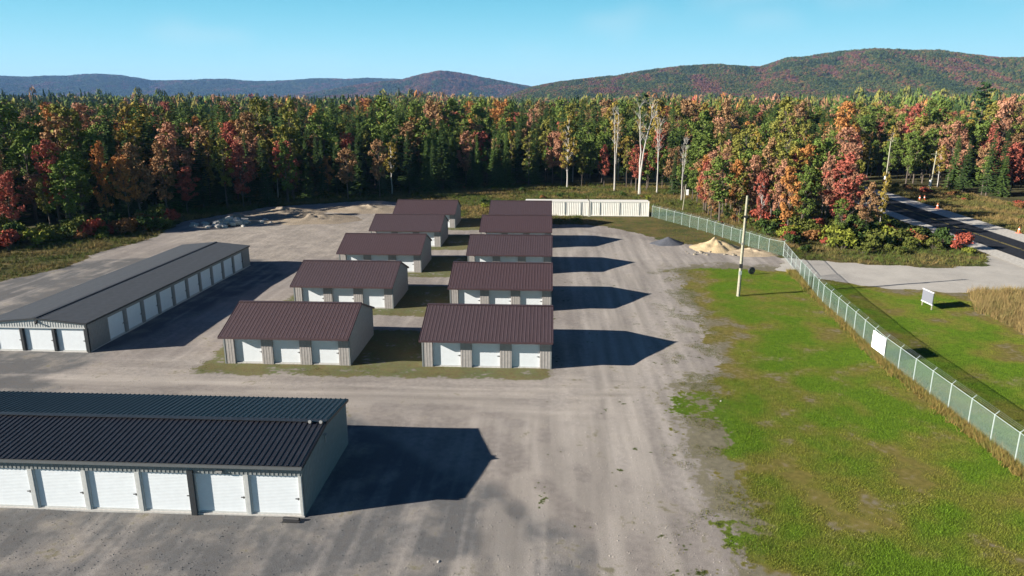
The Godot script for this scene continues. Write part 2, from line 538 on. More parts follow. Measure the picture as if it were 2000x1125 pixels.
func roof_slope(parent: Node, key: String, width: float, from: Vector3, along: Vector3, down: Vector3, length: float, pitch: float, ribh: float, m: Material) -> void:
	# the sheets of one roof slope; from = the ridge end, along = unit vector along the ridge, down = unit vector down the slope
	var count := int(round(width / 0.92))
	var w := width / count
	var up := along.cross(down)
	if up.y < 0: up = -up
	if not M.has(key):
		var st := begin()
		ribbed(st, Vector3.ZERO, along, down, up, w - 0.004, length, w / 3.0, 0.10, ribh)
		# the sheet's own lower face and eave end
		quad(st, -up * 0.05, -up * 0.05 + down * length, along * w - up * 0.05 + down * length, along * w - up * 0.05)
		quad(st, down * length, down * length + along * w, down * length + along * w - up * 0.05, down * length - up * 0.05)
		M[key] = done(st)
	for i in count:
		part(parent, "roof_panel", M[key], m, Transform3D(Basis.IDENTITY, from + along * (w * i)))

func storage_shed(at: Vector3, label: String) -> void:
	# brown-roofed shed: 10.5 m wide, three doors, ridge across the view. Base point: middle of the front wall
	var t := thing("storage_shed", label, "storage shed", at, "small brown roofed storage sheds")
	var roof_m: Material = M["roof_brown%d" % (int(absf(at.x + at.z)) % 3)]
	var W := 10.5
	var D := 7.9
	var eave := 2.62
	var ridge := 4.1
	var spans := [[0.0, 0.86], [3.14, 4.06], [6.34, 7.3], [9.58, 10.5]]
	if not M.has("shed_back"):
		for i in 4:
			var st := begin()
			var w: float = spans[i][1] - spans[i][0]
			ribbed(st, Vector3(0, -0.15, 0), Vector3.RIGHT, Vector3.UP, Vector3.BACK, w, 2.30, 0.23, 0.07, 0.009)
			quad(st, Vector3(0, -0.15, -0.3), Vector3(0, -0.15, 0), Vector3(0, 2.15, 0), Vector3(0, 2.15, -0.3))
			quad(st, Vector3(w, -0.15, 0), Vector3(w, -0.15, -0.3), Vector3(w, 2.15, -0.3), Vector3(w, 2.15, 0))
			M["shed_pier_%d" % i] = done(st)
		var hd := begin()
		ribbed(hd, Vector3(-W / 2, 2.15, 0.001), Vector3.RIGHT, Vector3.UP, Vector3.BACK, W, eave - 2.15 + 0.02, 0.23, 0.07, 0.009)
		quad(hd, Vector3(-W / 2, 2.15, 0), Vector3(W / 2, 2.15, 0), Vector3(W / 2, 2.15, -0.3), Vector3(-W / 2, 2.15, -0.3))
		M.shed_header = done(hd)
		M.shed_back = ribbed_mesh(Vector3(W / 2, -0.15, -D), Vector3.LEFT, Vector3.UP, Vector3.FORWARD, W, eave + 0.1, 0.23, 0.07, 0.022)
		M.shed_right = gable(Vector3(W / 2, 0, 0), Vector3.FORWARD, Vector3.RIGHT, D, -0.15, eave + 0.02, ridge + 0.02, 0.23)
		M.shed_left = gable(Vector3(-W / 2, 0, -D), Vector3.BACK, Vector3.LEFT, D, -0.15, eave + 0.02, ridge + 0.02, 0.23)
		M.shed_sill = box_mesh(Vector3(0, -0.04, -0.14), Vector3(W - 0.05, 0.14, 0.2))
		M.shed_corner = box_mesh(Vector3(0, 1.18, 0), Vector3(0.11, 2.6, 0.11))
		M.shed_jamb = box_mesh(Vector3(0, 1.05, 0), Vector3(0.06, 2.2, 0.08))
		M.shed_fascia = box_mesh(Vector3.ZERO, Vector3(W + 0.26, 0.17, 0.03))
		M.shed_ridge = box_mesh(Vector3.ZERO, Vector3(W + 0.25, 0.05, 0.32))
	for i in 4:
		part(t, "wall_panel", M["shed_pier_%d" % i], M.siding, Transform3D(Basis.IDENTITY, Vector3(spans[i][0] - W / 2, 0, 0)))
	part(t, "header", M.shed_header, M.siding)
	part(t, "back_wall", M.shed_back, M.siding)
	part(t, "gable_wall", M.shed_right, M.siding)
	part(t, "gable_wall", M.shed_left, M.siding)
	part(t, "sill", M.shed_sill, M.concrete)
	for c in [Vector3(-W / 2 + 0.03, 0, -0.03), Vector3(W / 2 - 0.03, 0, -0.03), Vector3(W / 2 - 0.03, 0, -D + 0.03), Vector3(-W / 2 + 0.03, 0, -D + 0.03)]:
		part(t, "corner_trim", M.shed_corner, M.siding_grey, Transform3D(Basis.IDENTITY, c))
	for i in 3:
		var a: float = spans[i][1]
		var b: float = spans[i + 1][0]
		roll_up_door(t, b - a + 0.04, 2.17, Transform3D(Basis.IDENTITY, Vector3((a + b) / 2 - W / 2, 0.02, -0.20)), "shed_door")
	# roof: overhangs 0.65 m in front, 0.35 m behind, 0.12 m at the gables
	var rz := -D / 2
	var slope := (ridge - eave) / (D / 2)
	var front := 0.65 + D / 2
	var back := 0.35 + D / 2
	var dn := Vector3(0, -slope, 1).normalized()
	var dnb := Vector3(0, -slope, -1).normalized()
	var k := sqrt(1.0 + slope * slope)
	var rp := Vector3(-W / 2 - 0.12, ridge + 0.09, rz)
	roof_slope(t, "shed_roof_front", W + 0.24, rp, Vector3.RIGHT, dn, front * k, 0.3, 0.013, roof_m)
	roof_slope(t, "shed_roof_back", W + 0.24, rp, Vector3.RIGHT, dnb, back * k, 0.3, 0.013, roof_m)
	part(t, "ridge_cap", M.shed_ridge, M.trim_brown, Transform3D(Basis.IDENTITY, rp + Vector3(W / 2 + 0.12, 0.025, 0)))
	part(t, "fascia", M.shed_fascia, M.trim_brown, Transform3D(Basis.IDENTITY, Vector3(0, ridge + 0.09 - front * slope - 0.06, rz + front + 0.018)))
	part(t, "fascia", M.shed_fascia, M.trim_brown, Transform3D(Basis.IDENTITY, Vector3(0, ridge + 0.09 - back * slope - 0.06, rz - back - 0.018)))
	for s in [-1.0, 1.0]:
		if not M.has("shed_barge%d" % int(s)):
			var st := begin()
			var x: float = s * (W / 2 + 0.135)
			for q in [[front, 1.0], [back, -1.0]]:
				var e := Vector3(x, ridge + 0.075 - q[0] * slope, rz + q[0] * q[1])
				var p := Vector3(x, ridge + 0.075, rz)
				var ox := Vector3(0.014, 0, 0)
				var dy := Vector3(0, 0.13, 0)
				hexa(st, [p - ox - dy, e - ox - dy, e + ox - dy, p + ox - dy, p - ox + dy * 0.3, e - ox + dy * 0.3, e + ox + dy * 0.3, p + ox + dy * 0.3])
			M["shed_barge%d" % int(s)] = done(st)
		part(t, "barge_board", M["shed_barge%d" % int(s)], M.trim_brown)

func door_row_wall(t: Node, key: String, spans: Array, h_door: float, h_wall: float, depth: float, m: Material, o: Vector3, turn: float, dw: float) -> void:
	# a wall along +x of its own frame, front towards +z, with door openings between the spans
	var frame := Transform3D(Basis(Vector3.UP, turn), o)
	for i in spans.size():
		var w: float = spans[i][1] - spans[i][0]
		var st := begin()
		if w > 0.9:
			ribbed(st, Vector3(0, -0.15, 0), Vector3.RIGHT, Vector3.UP, Vector3.BACK, w, h_door + 0.15, 0.23, 0.07, 0.022)
		else:
			box(st, Vector3(w / 2, h_door / 2 - 0.075, -depth * 0.5 - 0.05), Vector3(w, h_door + 0.15, depth + 0.1))
			box(st, Vector3(w / 2, h_door / 2, 0.015), Vector3(w * 0.5, h_door, 0.03))
		part(t, "wall_panel" if w > 0.9 else "pier", done(st), m, frame * Transform3D(Basis.IDENTITY, Vector3(spans[i][0], 0, 0)))
		if i + 1 < spans.size():
			var a: float = spans[i][1]
			var b: float = spans[i + 1][0]
			roll_up_door(t, dw + 0.04, h_door, frame * Transform3D(Basis.IDENTITY, Vector3((a + b) / 2, 0.03, -depth)), key)

func near_building() -> void:
	# long dark-roofed building: front wall at z = -32.3, right gable at x = -12.55
	var X1 := -12.55
	var t := thing("storage_building", "long storage building with black ribbed roof and white doors facing the grey gravel", "storage building", Vector3(X1, 0, -32.3))
	var L := 32.2
	var D := 8.2
	var eave := 2.95
	var ridge := 3.41
	var spans := [[-L, -L + 0.2]]
	var pitch := 2.9
	for i in 11:
		var xr := -0.22 - 2.9 * (10 - i)
		spans.append([xr, xr + (0.22 if i == 10 else 0.36)])
	door_row_wall(t, "near_door", spans, 2.34, eave, 0.10, M.trim_pale, Vector3.ZERO, 0.0, 2.54)
	part(t, "header", ribbed_mesh(Vector3(-L, 2.34, 0.002), Vector3.RIGHT, Vector3.UP, Vector3.BACK, L, 0.5, 0.23, 0.07, 0.022), M.siding_grey)
	part(t, "back_wall", ribbed_mesh(Vector3(0, -0.15, -D), Vector3.LEFT, Vector3.UP, Vector3.FORWARD, L, eave + 0.1, 0.23, 0.07, 0.022), M.siding_grey)
	part(t, "gable_wall", gable(Vector3(0, 0, 0), Vector3.FORWARD, Vector3.RIGHT, D, -0.15, eave, ridge - 0.02, 0.23), M.siding_grey)
	part(t, "gable_wall", gable(Vector3(-L, 0, -D), Vector3.BACK, Vector3.LEFT, D, -0.15, eave, ridge - 0.02, 0.23), M.siding_grey)
	part(t, "sill", box_mesh(Vector3(-L / 2, -0.02, -0.04), Vector3(L - 0.01, 0.13, 0.22)), M.concrete)
	var rz := -D / 2
	var slope := (ridge - eave) / (D / 2)
	var k := sqrt(1.0 + slope * slope)
	var run := D / 2 + 0.18
	var rp := Vector3(-L - 0.1, ridge + 0.06, rz)
	roof_slope(t, "near_roof_front", L + 0.2, rp, Vector3.RIGHT, Vector3(0, -slope, 1).normalized(), run * k, 0.3, 0.038, M.roof_black)
	roof_slope(t, "near_roof_back", L + 0.2, rp, Vector3.RIGHT, Vector3(0, -slope, -1).normalized(), run * k, 0.3, 0.038, M.roof_black)
	part(t, "ridge_cap", box_mesh(Vector3(-L / 2, ridge + 0.105, rz), Vector3(L + 0.22, 0.03, 0.36)), M.roof_black)
	# gutter along the front eave and its downspout beside the fifth door
	var st := begin()
	var gy := ridge + 0.06 - run * slope - 0.09
	box(st, Vector3(-L / 2, gy - 0.05, rz + run + 0.06), Vector3(L + 0.2, 0.015, 0.11))
	box(st, Vector3(-L / 2, gy, rz + run + 0.118), Vector3(L + 0.2, 0.13, 0.012))
	box(st, Vector3(-L / 2, gy, rz + run + 0.004), Vector3(L + 0.2, 0.12, 0.01))
	part(t, "gutter", done(st), worn(Color(0.10, 0.11, 0.115), 0.45, 0.1, 0.5, 31))
	part(t, "downspout", box_mesh(Vector3(-5.86, 1.25, 0.10), Vector3(0.30, 2.56, 0.13)), M.charcoal)
	for s in [0.01, -L - 0.01]:
		var b := begin()
		for q in [1.0, -1.0]:
			var e := Vector3(s, ridge + 0.05 - run * slope, rz + run * q)
			var p := Vector3(s, ridge + 0.05, rz)
			var ox := Vector3(0.014, 0, 0)
			hexa(b, [p - ox - Vector3(0, 0.16, 0), e - ox - Vector3(0, 0.16, 0), e + ox - Vector3(0, 0.16, 0), p + ox - Vector3(0, 0.16, 0), p - ox, e - ox, e + ox, p + ox])
		part(t, "barge_board", done(b), M.charcoal, Transform3D(Basis.IDENTITY, Vector3(0.11 if s > 0 else -0.11, 0, 0)))
	# floodlights at the ridge end, lamp on the gable and above the fifth door
	for x in [-0.75, -0.12]:
		var f := begin()
		tube(f, Vector3(x, 3.36, rz + 0.2), Vector3(x, 3.56, rz + 0.2), 0.02, 0.02)
		tube(f, Vector3(x, 3.55, rz + 0.14), Vector3(x, 3.60, rz + 0.36), 0.05, 0.10, 8)
		part(t, "floodlight", done(f), M.lamp)
	var gl := begin()
	box(gl, Vector3(0.10, 2.86, rz + 0.4), Vector3(0.2, 0.07, 0.12))
	box(gl, Vector3(0.04, 2.55, rz + 0.25), Vector3(0.08, 0.46, 0.14))
	part(t, "wall_lamp", done(gl), M.lamp)
	part(t, "wall_lamp", box_mesh(Vector3(-4.3, 2.52, 0.08), Vector3(0.32, 0.09, 0.14)), M.lamp)

func long_building() -> void:
	# grey-roofed building running away along -z: right wall at x = -39.6, front gable at z = -56.1
	var t := thing("storage_building", "long storage building with slate grey roof and row of white doors beside sheds", "storage building", Vector3(-39.6, 0, -56.1))
	var W := 8.8
	var L := 34.0
	var eave := 2.6
	var ridge := 3.0
	var spans := [[0.0, 2.0]]
	for i in 10:
		var a := L - (3.1 + 2.95 * i) if false else 3.1 + 2.95 * i
		spans.append([a, a])
	# right wall: end panels without doors, ten doors between
	var s := [[0.0, 3.05]]
	for i in 9: s.append([3.05 + 2.4 + 2.93 * i, 3.05 + 2.93 * (i + 1)])
	s.append([3.05 + 2.4 + 2.93 * 9, L])
	# seen from outside the wall runs from the far end (left) to the near end (right) when facing -x
	var flip := []
	for q in s: flip.append([q[0], q[1]])
	door_row_wall(t, "long_door", flip, 2.2, eave, 0.10, M.siding_dark, Vector3(0, 0, 0), PI / 2, 2.4)
	part(t, "header", ribbed_mesh(Vector3(0.002, 2.2, 0), Vector3.FORWARD, Vector3.UP, Vector3.RIGHT, L, 0.42, 0.23, 0.07, 0.022), M.siding_dark)
	part(t, "sill", box_mesh(Vector3(-0.05, -0.03, -L / 2), Vector3(0.2, 0.12, L - 0.02)), M.concrete)
	# left wall and back gable
	part(t, "side_wall", ribbed_mesh(Vector3(-W, -0.15, -L), Vector3.BACK, Vector3.UP, Vector3.LEFT, L, eave + 0.15, 0.23, 0.07, 0.022), M.siding_dark)
	part(t, "gable_wall", gable(Vector3(0, 0, -L), Vector3.LEFT, Vector3.FORWARD, W, -0.15, eave, ridge - 0.02, 0.23), M.siding_dark)
	# front gable: three doors between dark piers, pale ribbed band above
	var f := [[-W, -W + 0.28]]
	f.append([-W + 0.28 + 2.5, -W + 0.28 + 2.5 + 0.37])
	f.append([-W + 0.28 + 2.5 * 2 + 0.37, -W + 0.28 + 2.5 * 2 + 0.74])
	f.append([-0.28, 0.0])
	door_row_wall(t, "long_front_door", f, 2.12, eave, 0.14, M.charcoal, Vector3.ZERO, 0.0, 2.5)
	part(t, "gable_band", gable(Vector3(-W, 0, 0.004), Vector3.RIGHT, Vector3.BACK, W, 2.22, eave, ridge - 0.02, 0.23), M.trim_pale)
	part(t, "band_trim", box_mesh(Vector3(-W / 2, 2.17, 0.0), Vector3(W - 0.02, 0.11, 0.09)), M.trim_pale)
	part(t, "sill", box_mesh(Vector3(-W / 2, -0.03, -0.05), Vector3(W - 0.3, 0.12, 0.2)), M.concrete)
	var slope := (ridge - eave) / (W / 2)
	var k := sqrt(1.0 + slope * slope)
	var run := W / 2 + 0.15
	var rp := Vector3(-W / 2, ridge + 0.06, 0.12)
	roof_slope(t, "long_roof_right", L + 0.24, rp, Vector3.FORWARD, Vector3(1, -slope, 0).normalized(), run * k, 0.3, 0.03, M.roof_slate)
	roof_slope(t, "long_roof_left", L + 0.24, rp, Vector3.FORWARD, Vector3(-1, -slope, 0).normalized(), run * k, 0.3, 0.03, M.roof_slate)
	part(t, "ridge_cap", box_mesh(Vector3(-W / 2, ridge + 0.10, -L / 2), Vector3(0.34, 0.03, L + 0.26)), M.roof_slate)
	for e in [1.0, -1.0]:
		part(t, "fascia", box_mesh(Vector3(-W / 2 + e * (run + 0.016), ridge + 0.06 - run * slope - 0.07, -L / 2), Vector3(0.03, 0.16, L + 0.24)), M.charcoal)
	for zz in [0.135, -L - 0.135]:
		var b := begin()
		for q in [1.0, -1.0]:
			var e := Vector3(-W / 2 + q * run, ridge + 0.05 - run * slope, zz)
			var p := Vector3(-W / 2, ridge + 0.05, zz)
			var oz := Vector3(0, 0, 0.014)
			var dy := Vector3(0, 0.12, 0)
			hexa(b, [p - oz - dy, e - oz - dy, e + oz - dy, p + oz - dy, p - oz, e - oz, e + oz, p + oz])
		part(t, "barge_board", done(b), M.charcoal)
	part(t, "corner_trim", box_mesh(Vector3(0.02, 1.22, 0.02), Vector3(0.14, 2.6, 0.14)), M.charcoal)
	var gl := begin()
	box(gl, Vector3(-W / 2 + 0.1, 2.72, 0.08), Vector3(0.16, 0.22, 0.12))
	tube(gl, Vector3(-W / 2 + 0.1, 2.68, 0.1), Vector3(-W / 2 + 0.22, 2.6, 0.3), 0.05, 0.08, 8)
	part(t, "wall_lamp", done(gl), M.dark)

func container(x0: float, x1: float, label: String) -> void:
	var t := thing("storage_container", label, "container", Vector3((x0 + x1) / 2, 0, -134.4), "white storage containers end to end")
	var w := x1 - x0
	var h := 2.85
	var st := begin()
	ribbed(st, Vector3(-w / 2, 0.18, 0), Vector3.RIGHT, Vector3.UP, Vector3.BACK, w, h - 0.36, 0.34, 0.2, 0.02)
	part(t, "side_wall", done(st), M.white)
	part(t, "side_wall", ribbed_mesh(Vector3(w / 2, 0.18, -2.44), Vector3.LEFT, Vector3.UP, Vector3.FORWARD, w, h - 0.36, 0.34, 0.2, 0.02), M.white)
	for s in [-1.0, 1.0]:
		part(t, "end_wall", ribbed_mesh(Vector3(s * w / 2, 0.1, 0), Vector3.FORWARD, Vector3.UP, Vector3(s, 0, 0), 2.44, h - 0.2, 0.34, 0.2, 0.02), M.white)
	part(t, "roof", box_mesh(Vector3(0, h - 0.04, -1.22), Vector3(w - 0.1, 0.06, 2.4)), M.white)
	for y in [0.12, h - 0.1]:
		part(t, "rail", box_mesh(Vector3(0, y, 0.02), Vector3(w - 0.3, 0.18, 0.1)), M.white)
	for x in [-w / 2 + 0.08, w / 2 - 0.08]:
		part(t, "corner_post", box_mesh(Vector3(x, h / 2 - 0.02, 0.03), Vector3(0.16, h + 0.1, 0.14)), M.white)
	var grey: Material = M.trim_pale
	var n := int(w / 3.0)
	for i in n:
		part(t, "side_brace", box_mesh(Vector3(-w / 2 + w * (i + 0.5) / n, h / 2, 0.065), Vector3(0.10, h - 0.5, 0.05)), grey)

# ------------------------------------------------------------------ fence
var wire_cache := {}
func fence_panel(len: float, h: float, step := 0.062) -> ArrayMesh:       # woven wire: two sets of slanting strands
	var key := "%.2f_%.2f_%.2f" % [len, h, step]
	if wire_cache.has(key): return wire_cache[key]
	var st := begin()
	var w := 0.0042
	var k := -h
	while k < len:
		for s in [1.0, -1.0]:
			# strand x = k + y (s = 1) or x = len - k - y (s = -1), clipped to the panel
			var ya := maxf(0.0, -k)
			var yb := minf(h, len - k)
			if yb - ya < 0.02: continue
			var a := Vector3(k + ya, ya, 0.002 * s)
			var b := Vector3(k + yb, yb, 0.002 * s)
			if s < 0:
				a.x = len - a.x
				b.x = len - b.x
			var side := Vector3(b.y - a.y, a.x - b.x, 0).normalized() * w
			var fr := Vector3(0, 0, w)
			quad(st, a - side, b - side, b + fr, a + fr)
			quad(st, a + fr, b + fr, b + side, a + side)
		k += step
	wire_cache[key] = done(st)
	return wire_cache[key]

func fence_run(label: String, pts: Array, spacing: float, arm: Vector3) -> void:
	var t := thing("chain_link_fence", label, "fence", Vector3(pts[0].x, 0, pts[0].y))
	var posts := []
	for i in pts.size() - 1:
		var n := int(round(pts[i].distance_to(pts[i + 1]) / spacing))
		for k in n: posts.append(pts[i].lerp(pts[i + 1], float(k) / n))
	posts.append(pts[-1])
	if not M.has("post"):
		var st := begin()
		tube(st, Vector3(0, -0.2, 0), Vector3(0, 2.08, 0), 0.042, 0.042, 8)
		tube(st, Vector3(0, 2.08, 0), Vector3(0, 2.13, 0), 0.05, 0.02, 8)
		M.post = done(st)
		st = begin()
		tube(st, Vector3(0, 2.06, 0), Vector3(0, 2.06, 0) + arm, 0.025, 0.02, 5)
		M.arm = done(st)
	var o: Vector2 = pts[0]
	for i in posts.size():
		var p := Vector3(posts[i].x - o.x, 0, posts[i].y - o.y)
		var po := part(t, "post", M.post, M.steel, Transform3D(Basis.IDENTITY, p))
		part(po, "barbed_wire_arm", M.arm, M.steel)
		if i + 1 == posts.size(): continue
		var q := Vector3(posts[i + 1].x - o.x, 0, posts[i + 1].y - o.y)
		var d := q - p
		var basis := Basis(Vector3.UP, atan2(-d.z, d.x))
		part(t, "wire_mesh", fence_panel(snappedf(d.length() - 0.09, 0.01), 2.0), M.mesh, Transform3D(basis, p + d.normalized() * 0.045 + Vector3(0, 0.04, 0)))
		var st := begin()
		tube(st, p + Vector3(0, 2.05, 0), q + Vector3(0, 2.05, 0), 0.024, 0.024, 6, false)
		part(t, "top_rail", done(st), M.steel)
		st = begin()
		for k in 3: tube(st, p + Vector3(0, 2.06, 0) + arm * (0.4 + 0.29 * k), q + Vector3(0, 2.06, 0) + arm * (0.4 + 0.29 * k), 0.006, 0.006, 3, false)
		part(t, "barbed_wire", done(st), M.steel)

func fences() -> void:
	var arm := Vector3(0.24, 0.27, 0)
	fence_run("galvanised chain link fence crossing the green lawn beside dry grass", [Vector2(27.9, -20), Vector2(28.1, -57.5), Vector2(29.4, -75), Vector2(31.0, -87.0)], 2.5, arm)
	fence_run("galvanised chain link fence between the sand heap and the autumn trees", [Vector2(32.9, -99.6), Vector2(31.4, -101.5), Vector2(26.2, -118.4), Vector2(19.3, -134.0)], 2.5, arm)
	# the gate across the driveway
	var g := thing("gate", "wire mesh double gate closed across the pale gravel driveway", "gate", Vector3(31.0, 0, -87.0))
	var to := Vector3(1.9, 0, -12.6)
	var basis := Basis(Vector3.UP, atan2(-to.z, to.x))
	var len := to.length()
	for s in [0.0, 1.0]:
		var x0: float = 0.12 + s * (len / 2 - 0.05)
		var w := len / 2 - 0.2
		var st := begin()
		for y in [0.12, 1.05, 2.0]: tube(st, Vector3(x0, y, 0), Vector3(x0 + w, y, 0), 0.026, 0.026, 6)
		for x in [x0, x0 + w * 0.5, x0 + w]: tube(st, Vector3(x, 0.1, 0), Vector3(x, 2.02, 0), 0.028, 0.028, 6)
		var leaf := part(g, "gate_leaf", done(st), M.steel, Transform3D(basis, Vector3.ZERO))
		part(leaf, "wire_mesh", fence_panel(snappedf(w, 0.01), 1.88, 0.16), M.steel, Transform3D(Basis.IDENTITY, Vector3(x0, 0.12, 0.03)))
	# boards and posts
	var b := thing("sign_board", "blank white sign board hung on the chain link fence", "sign", Vector3(28.0, 0, -58.5))
	part(b, "board", box_mesh(Vector3(-0.03, 1.28, 0), Vector3(0.02, 1.5, 2.3)), M.board, Transform3D(Basis(Vector3.UP, 0.02), Vector3.ZERO))
	part(b, "hanger", box_mesh(Vector3(0.0, 2.04, 0.7), Vector3(0.06, 0.08, 0.05)), M.steel)
	part(b, "hanger", box_mesh(Vector3(0.0, 2.04, -0.7), Vector3(0.06, 0.08, 0.05)), M.steel)
	var sg := thing("roadside_sign", "grey backed sign on two short posts standing in the green lawn", "sign", Vector3(39.9, 0, -74.2))
	var turn := Transform3D(Basis(Vector3.UP, deg_to_rad(-86)), Vector3.ZERO)
	for x in [-0.85, 0.85]: part(sg, "post", box_mesh(Vector3(x, 0.8, 0), Vector3(0.09, 2.0, 0.09)), M.wood, turn)
	part(sg, "panel", box_mesh(Vector3(0, 1.18, 0.065), Vector3(1.9, 1.2, 0.03)), M.grey_board, turn)
	for y in [1.82, 0.52]: part(sg, "frame_rail", box_mesh(Vector3(0, y, 0.05), Vector3(2.0, 0.11, 0.12)), M.frame, turn)
	# utility poles
	pole(Vector3(21.2, 0, -77.8), 11.2, "weathered bare wooden utility pole standing in the lawn beside the gravel", true, Vector2(0.1, 0))
	pole(Vector3(88.8, 0, -194.0), 12.0, "wooden utility pole with white marker behind the road bend", false, Vector2(0, 0))
	pole(Vector3(92.8, 0, -179.0), 9.5, "wooden utility pole in the weeds east of the traffic cones", false, Vector2(0.2, 0))
	var sp := thing("marker_post", "thin grey post with small white box beyond the far fence", "post", Vector3(26.6, 0, -143.0))
	var st := begin()
	tube(st, Vector3(0, -0.2, 0), Vector3(0.4, 5.2, 0), 0.1, 0.07, 7)
	part(sp, "post", done(st), M.wood)
	part(sp, "box", box_mesh(Vector3(0.75, 3.6, 0.05), Vector3(0.42, 1.1, 0.3)), M.board)
	part(sp, "bracket", box_mesh(Vector3(0.4, 4.0, 0), Vector3(0.5, 0.08, 0.06)), M.steel)

func pole(at: Vector3, h: float, label: String, fitted: bool, lean: Vector2) -> void:
	var t := thing("utility_pole", label, "utility pole", at)
	var top := Vector3(lean.x, h, lean.y)
	var st := begin()
	var n := 6
	for i in n:
		tube(st, top * (float(i) / n) - Vector3(0, 0.3 if i == 0 else 0.0, 0), top * (float(i + 1) / n), lerpf(0.19, 0.12, float(i) / n), lerpf(0.19, 0.12, float(i + 1) / n), 10, i == n - 1)
	part(t, "pole", done(st), M.wood)
	if fitted:
		part(t, "bracket", box_mesh(top * 0.8 + Vector3(0, 0, 0.14), Vector3(0.42, 0.22, 0.2)), M.dark)
		part(t, "meter_box", box_mesh(top * 0.31 + Vector3(-0.05, 0, 0.22), Vector3(0.34, 0.46, 0.2)), M.dark)
		part(t, "switch_box", box_mesh(top * 0.24 + Vector3(-0.05, 0, 0.22), Vector3(0.26, 0.4, 0.18)), M.steel)
		part(t, "insulator", box_mesh(top * 0.53 + Vector3(-0.15, 0, 0.08), Vector3(0.14, 0.16, 0.14)), M.lamp)
		st = begin()
		tube(st, top * 0.33 + Vector3(0, 0, 0.2), top * 0.8 + Vector3(0, 0, 0.16), 0.02, 0.02, 5)
		part(t, "conduit", done(st), M.dark)
	else:
		st = begin()
		tube(st, Vector3(-0.3, 1.2, 0.2), Vector3(-0.3, 2.6, 0.2), 0.3, 0.25, 8)
		part(t, "white_marker", done(st), M.board)
		part(t, "crossarm", box_mesh(Vector3(0, h - 0.7, 0.16), Vector3(2.2, 0.12, 0.1)), M.wood)

# ------------------------------------------------------------------ loose things
func heap_mesh(r: float, h: float, sd: int, rough: float, sx := 1.0) -> ArrayMesh:
	var n := FastNoiseLite.new()
	n.seed = sd
	n.frequency = 0.5
	n.fractal_octaves = 4
	var st := SurfaceTool.new()
	st.begin(Mesh.PRIMITIVE_TRIANGLES)
	var rings := 16
	var seg := 40
	var f := func(i: int, j: int) -> Vector3:
		var q := float(i) / rings
		var a := TAU * j / seg
		var rr := r * q * (1.0 + 0.18 * n.get_noise_2d(cos(a) * 3.0 + 50.0, sin(a) * 3.0))
		var x := cos(a) * rr * sx
		var z := sin(a) * rr
		var y := h * pow(1.0 - q, 1.15) * (1.0 + rough * 0.6 * n.get_noise_2d(x * 0.9, z * 0.9)) + rough * 0.25 * h * n.get_noise_2d(x * 2.2, z * 2.2) * (1.0 - q)
		return Vector3(x, maxf(y, 0.0) - (0.06 if i == rings else 0.0), z)
	for i in rings:
		for j in seg:
			var a: Vector3 = f.call(i, j)
			var b: Vector3 = f.call(i, j + 1)
			var c: Vector3 = f.call(i + 1, j + 1)
			var d: Vector3 = f.call(i + 1, j)
			for v in [a, b, c, a, c, d]: st.add_vertex(v)
	st.index()
	st.generate_normals()
	return st.commit()

func rock_mesh(sd: int) -> ArrayMesh:
	var r := RandomNumberGenerator.new()
	r.seed = sd
	var pts := []
	var st := begin()
	var grid := []
	for i in 4:
		var row := []
		for j in 6:
			var la := -PI / 2 + PI * i / 3.0
			var lo := TAU * j / 6.0
			var k := 0.75 + 0.5 * r.randf()
			row.append(Vector3(cos(la) * cos(lo), sin(la) * 0.7, cos(la) * sin(lo)) * k if i > 0 and i < 3 else Vector3(0, sin(la) * 0.6, 0))
		grid.append(row)
	for i in 3:
		for j in 6:
			quad(st, grid[i][j], grid[i + 1][j], grid[i + 1][(j + 1) % 6], grid[i][(j + 1) % 6])
	return done(st)

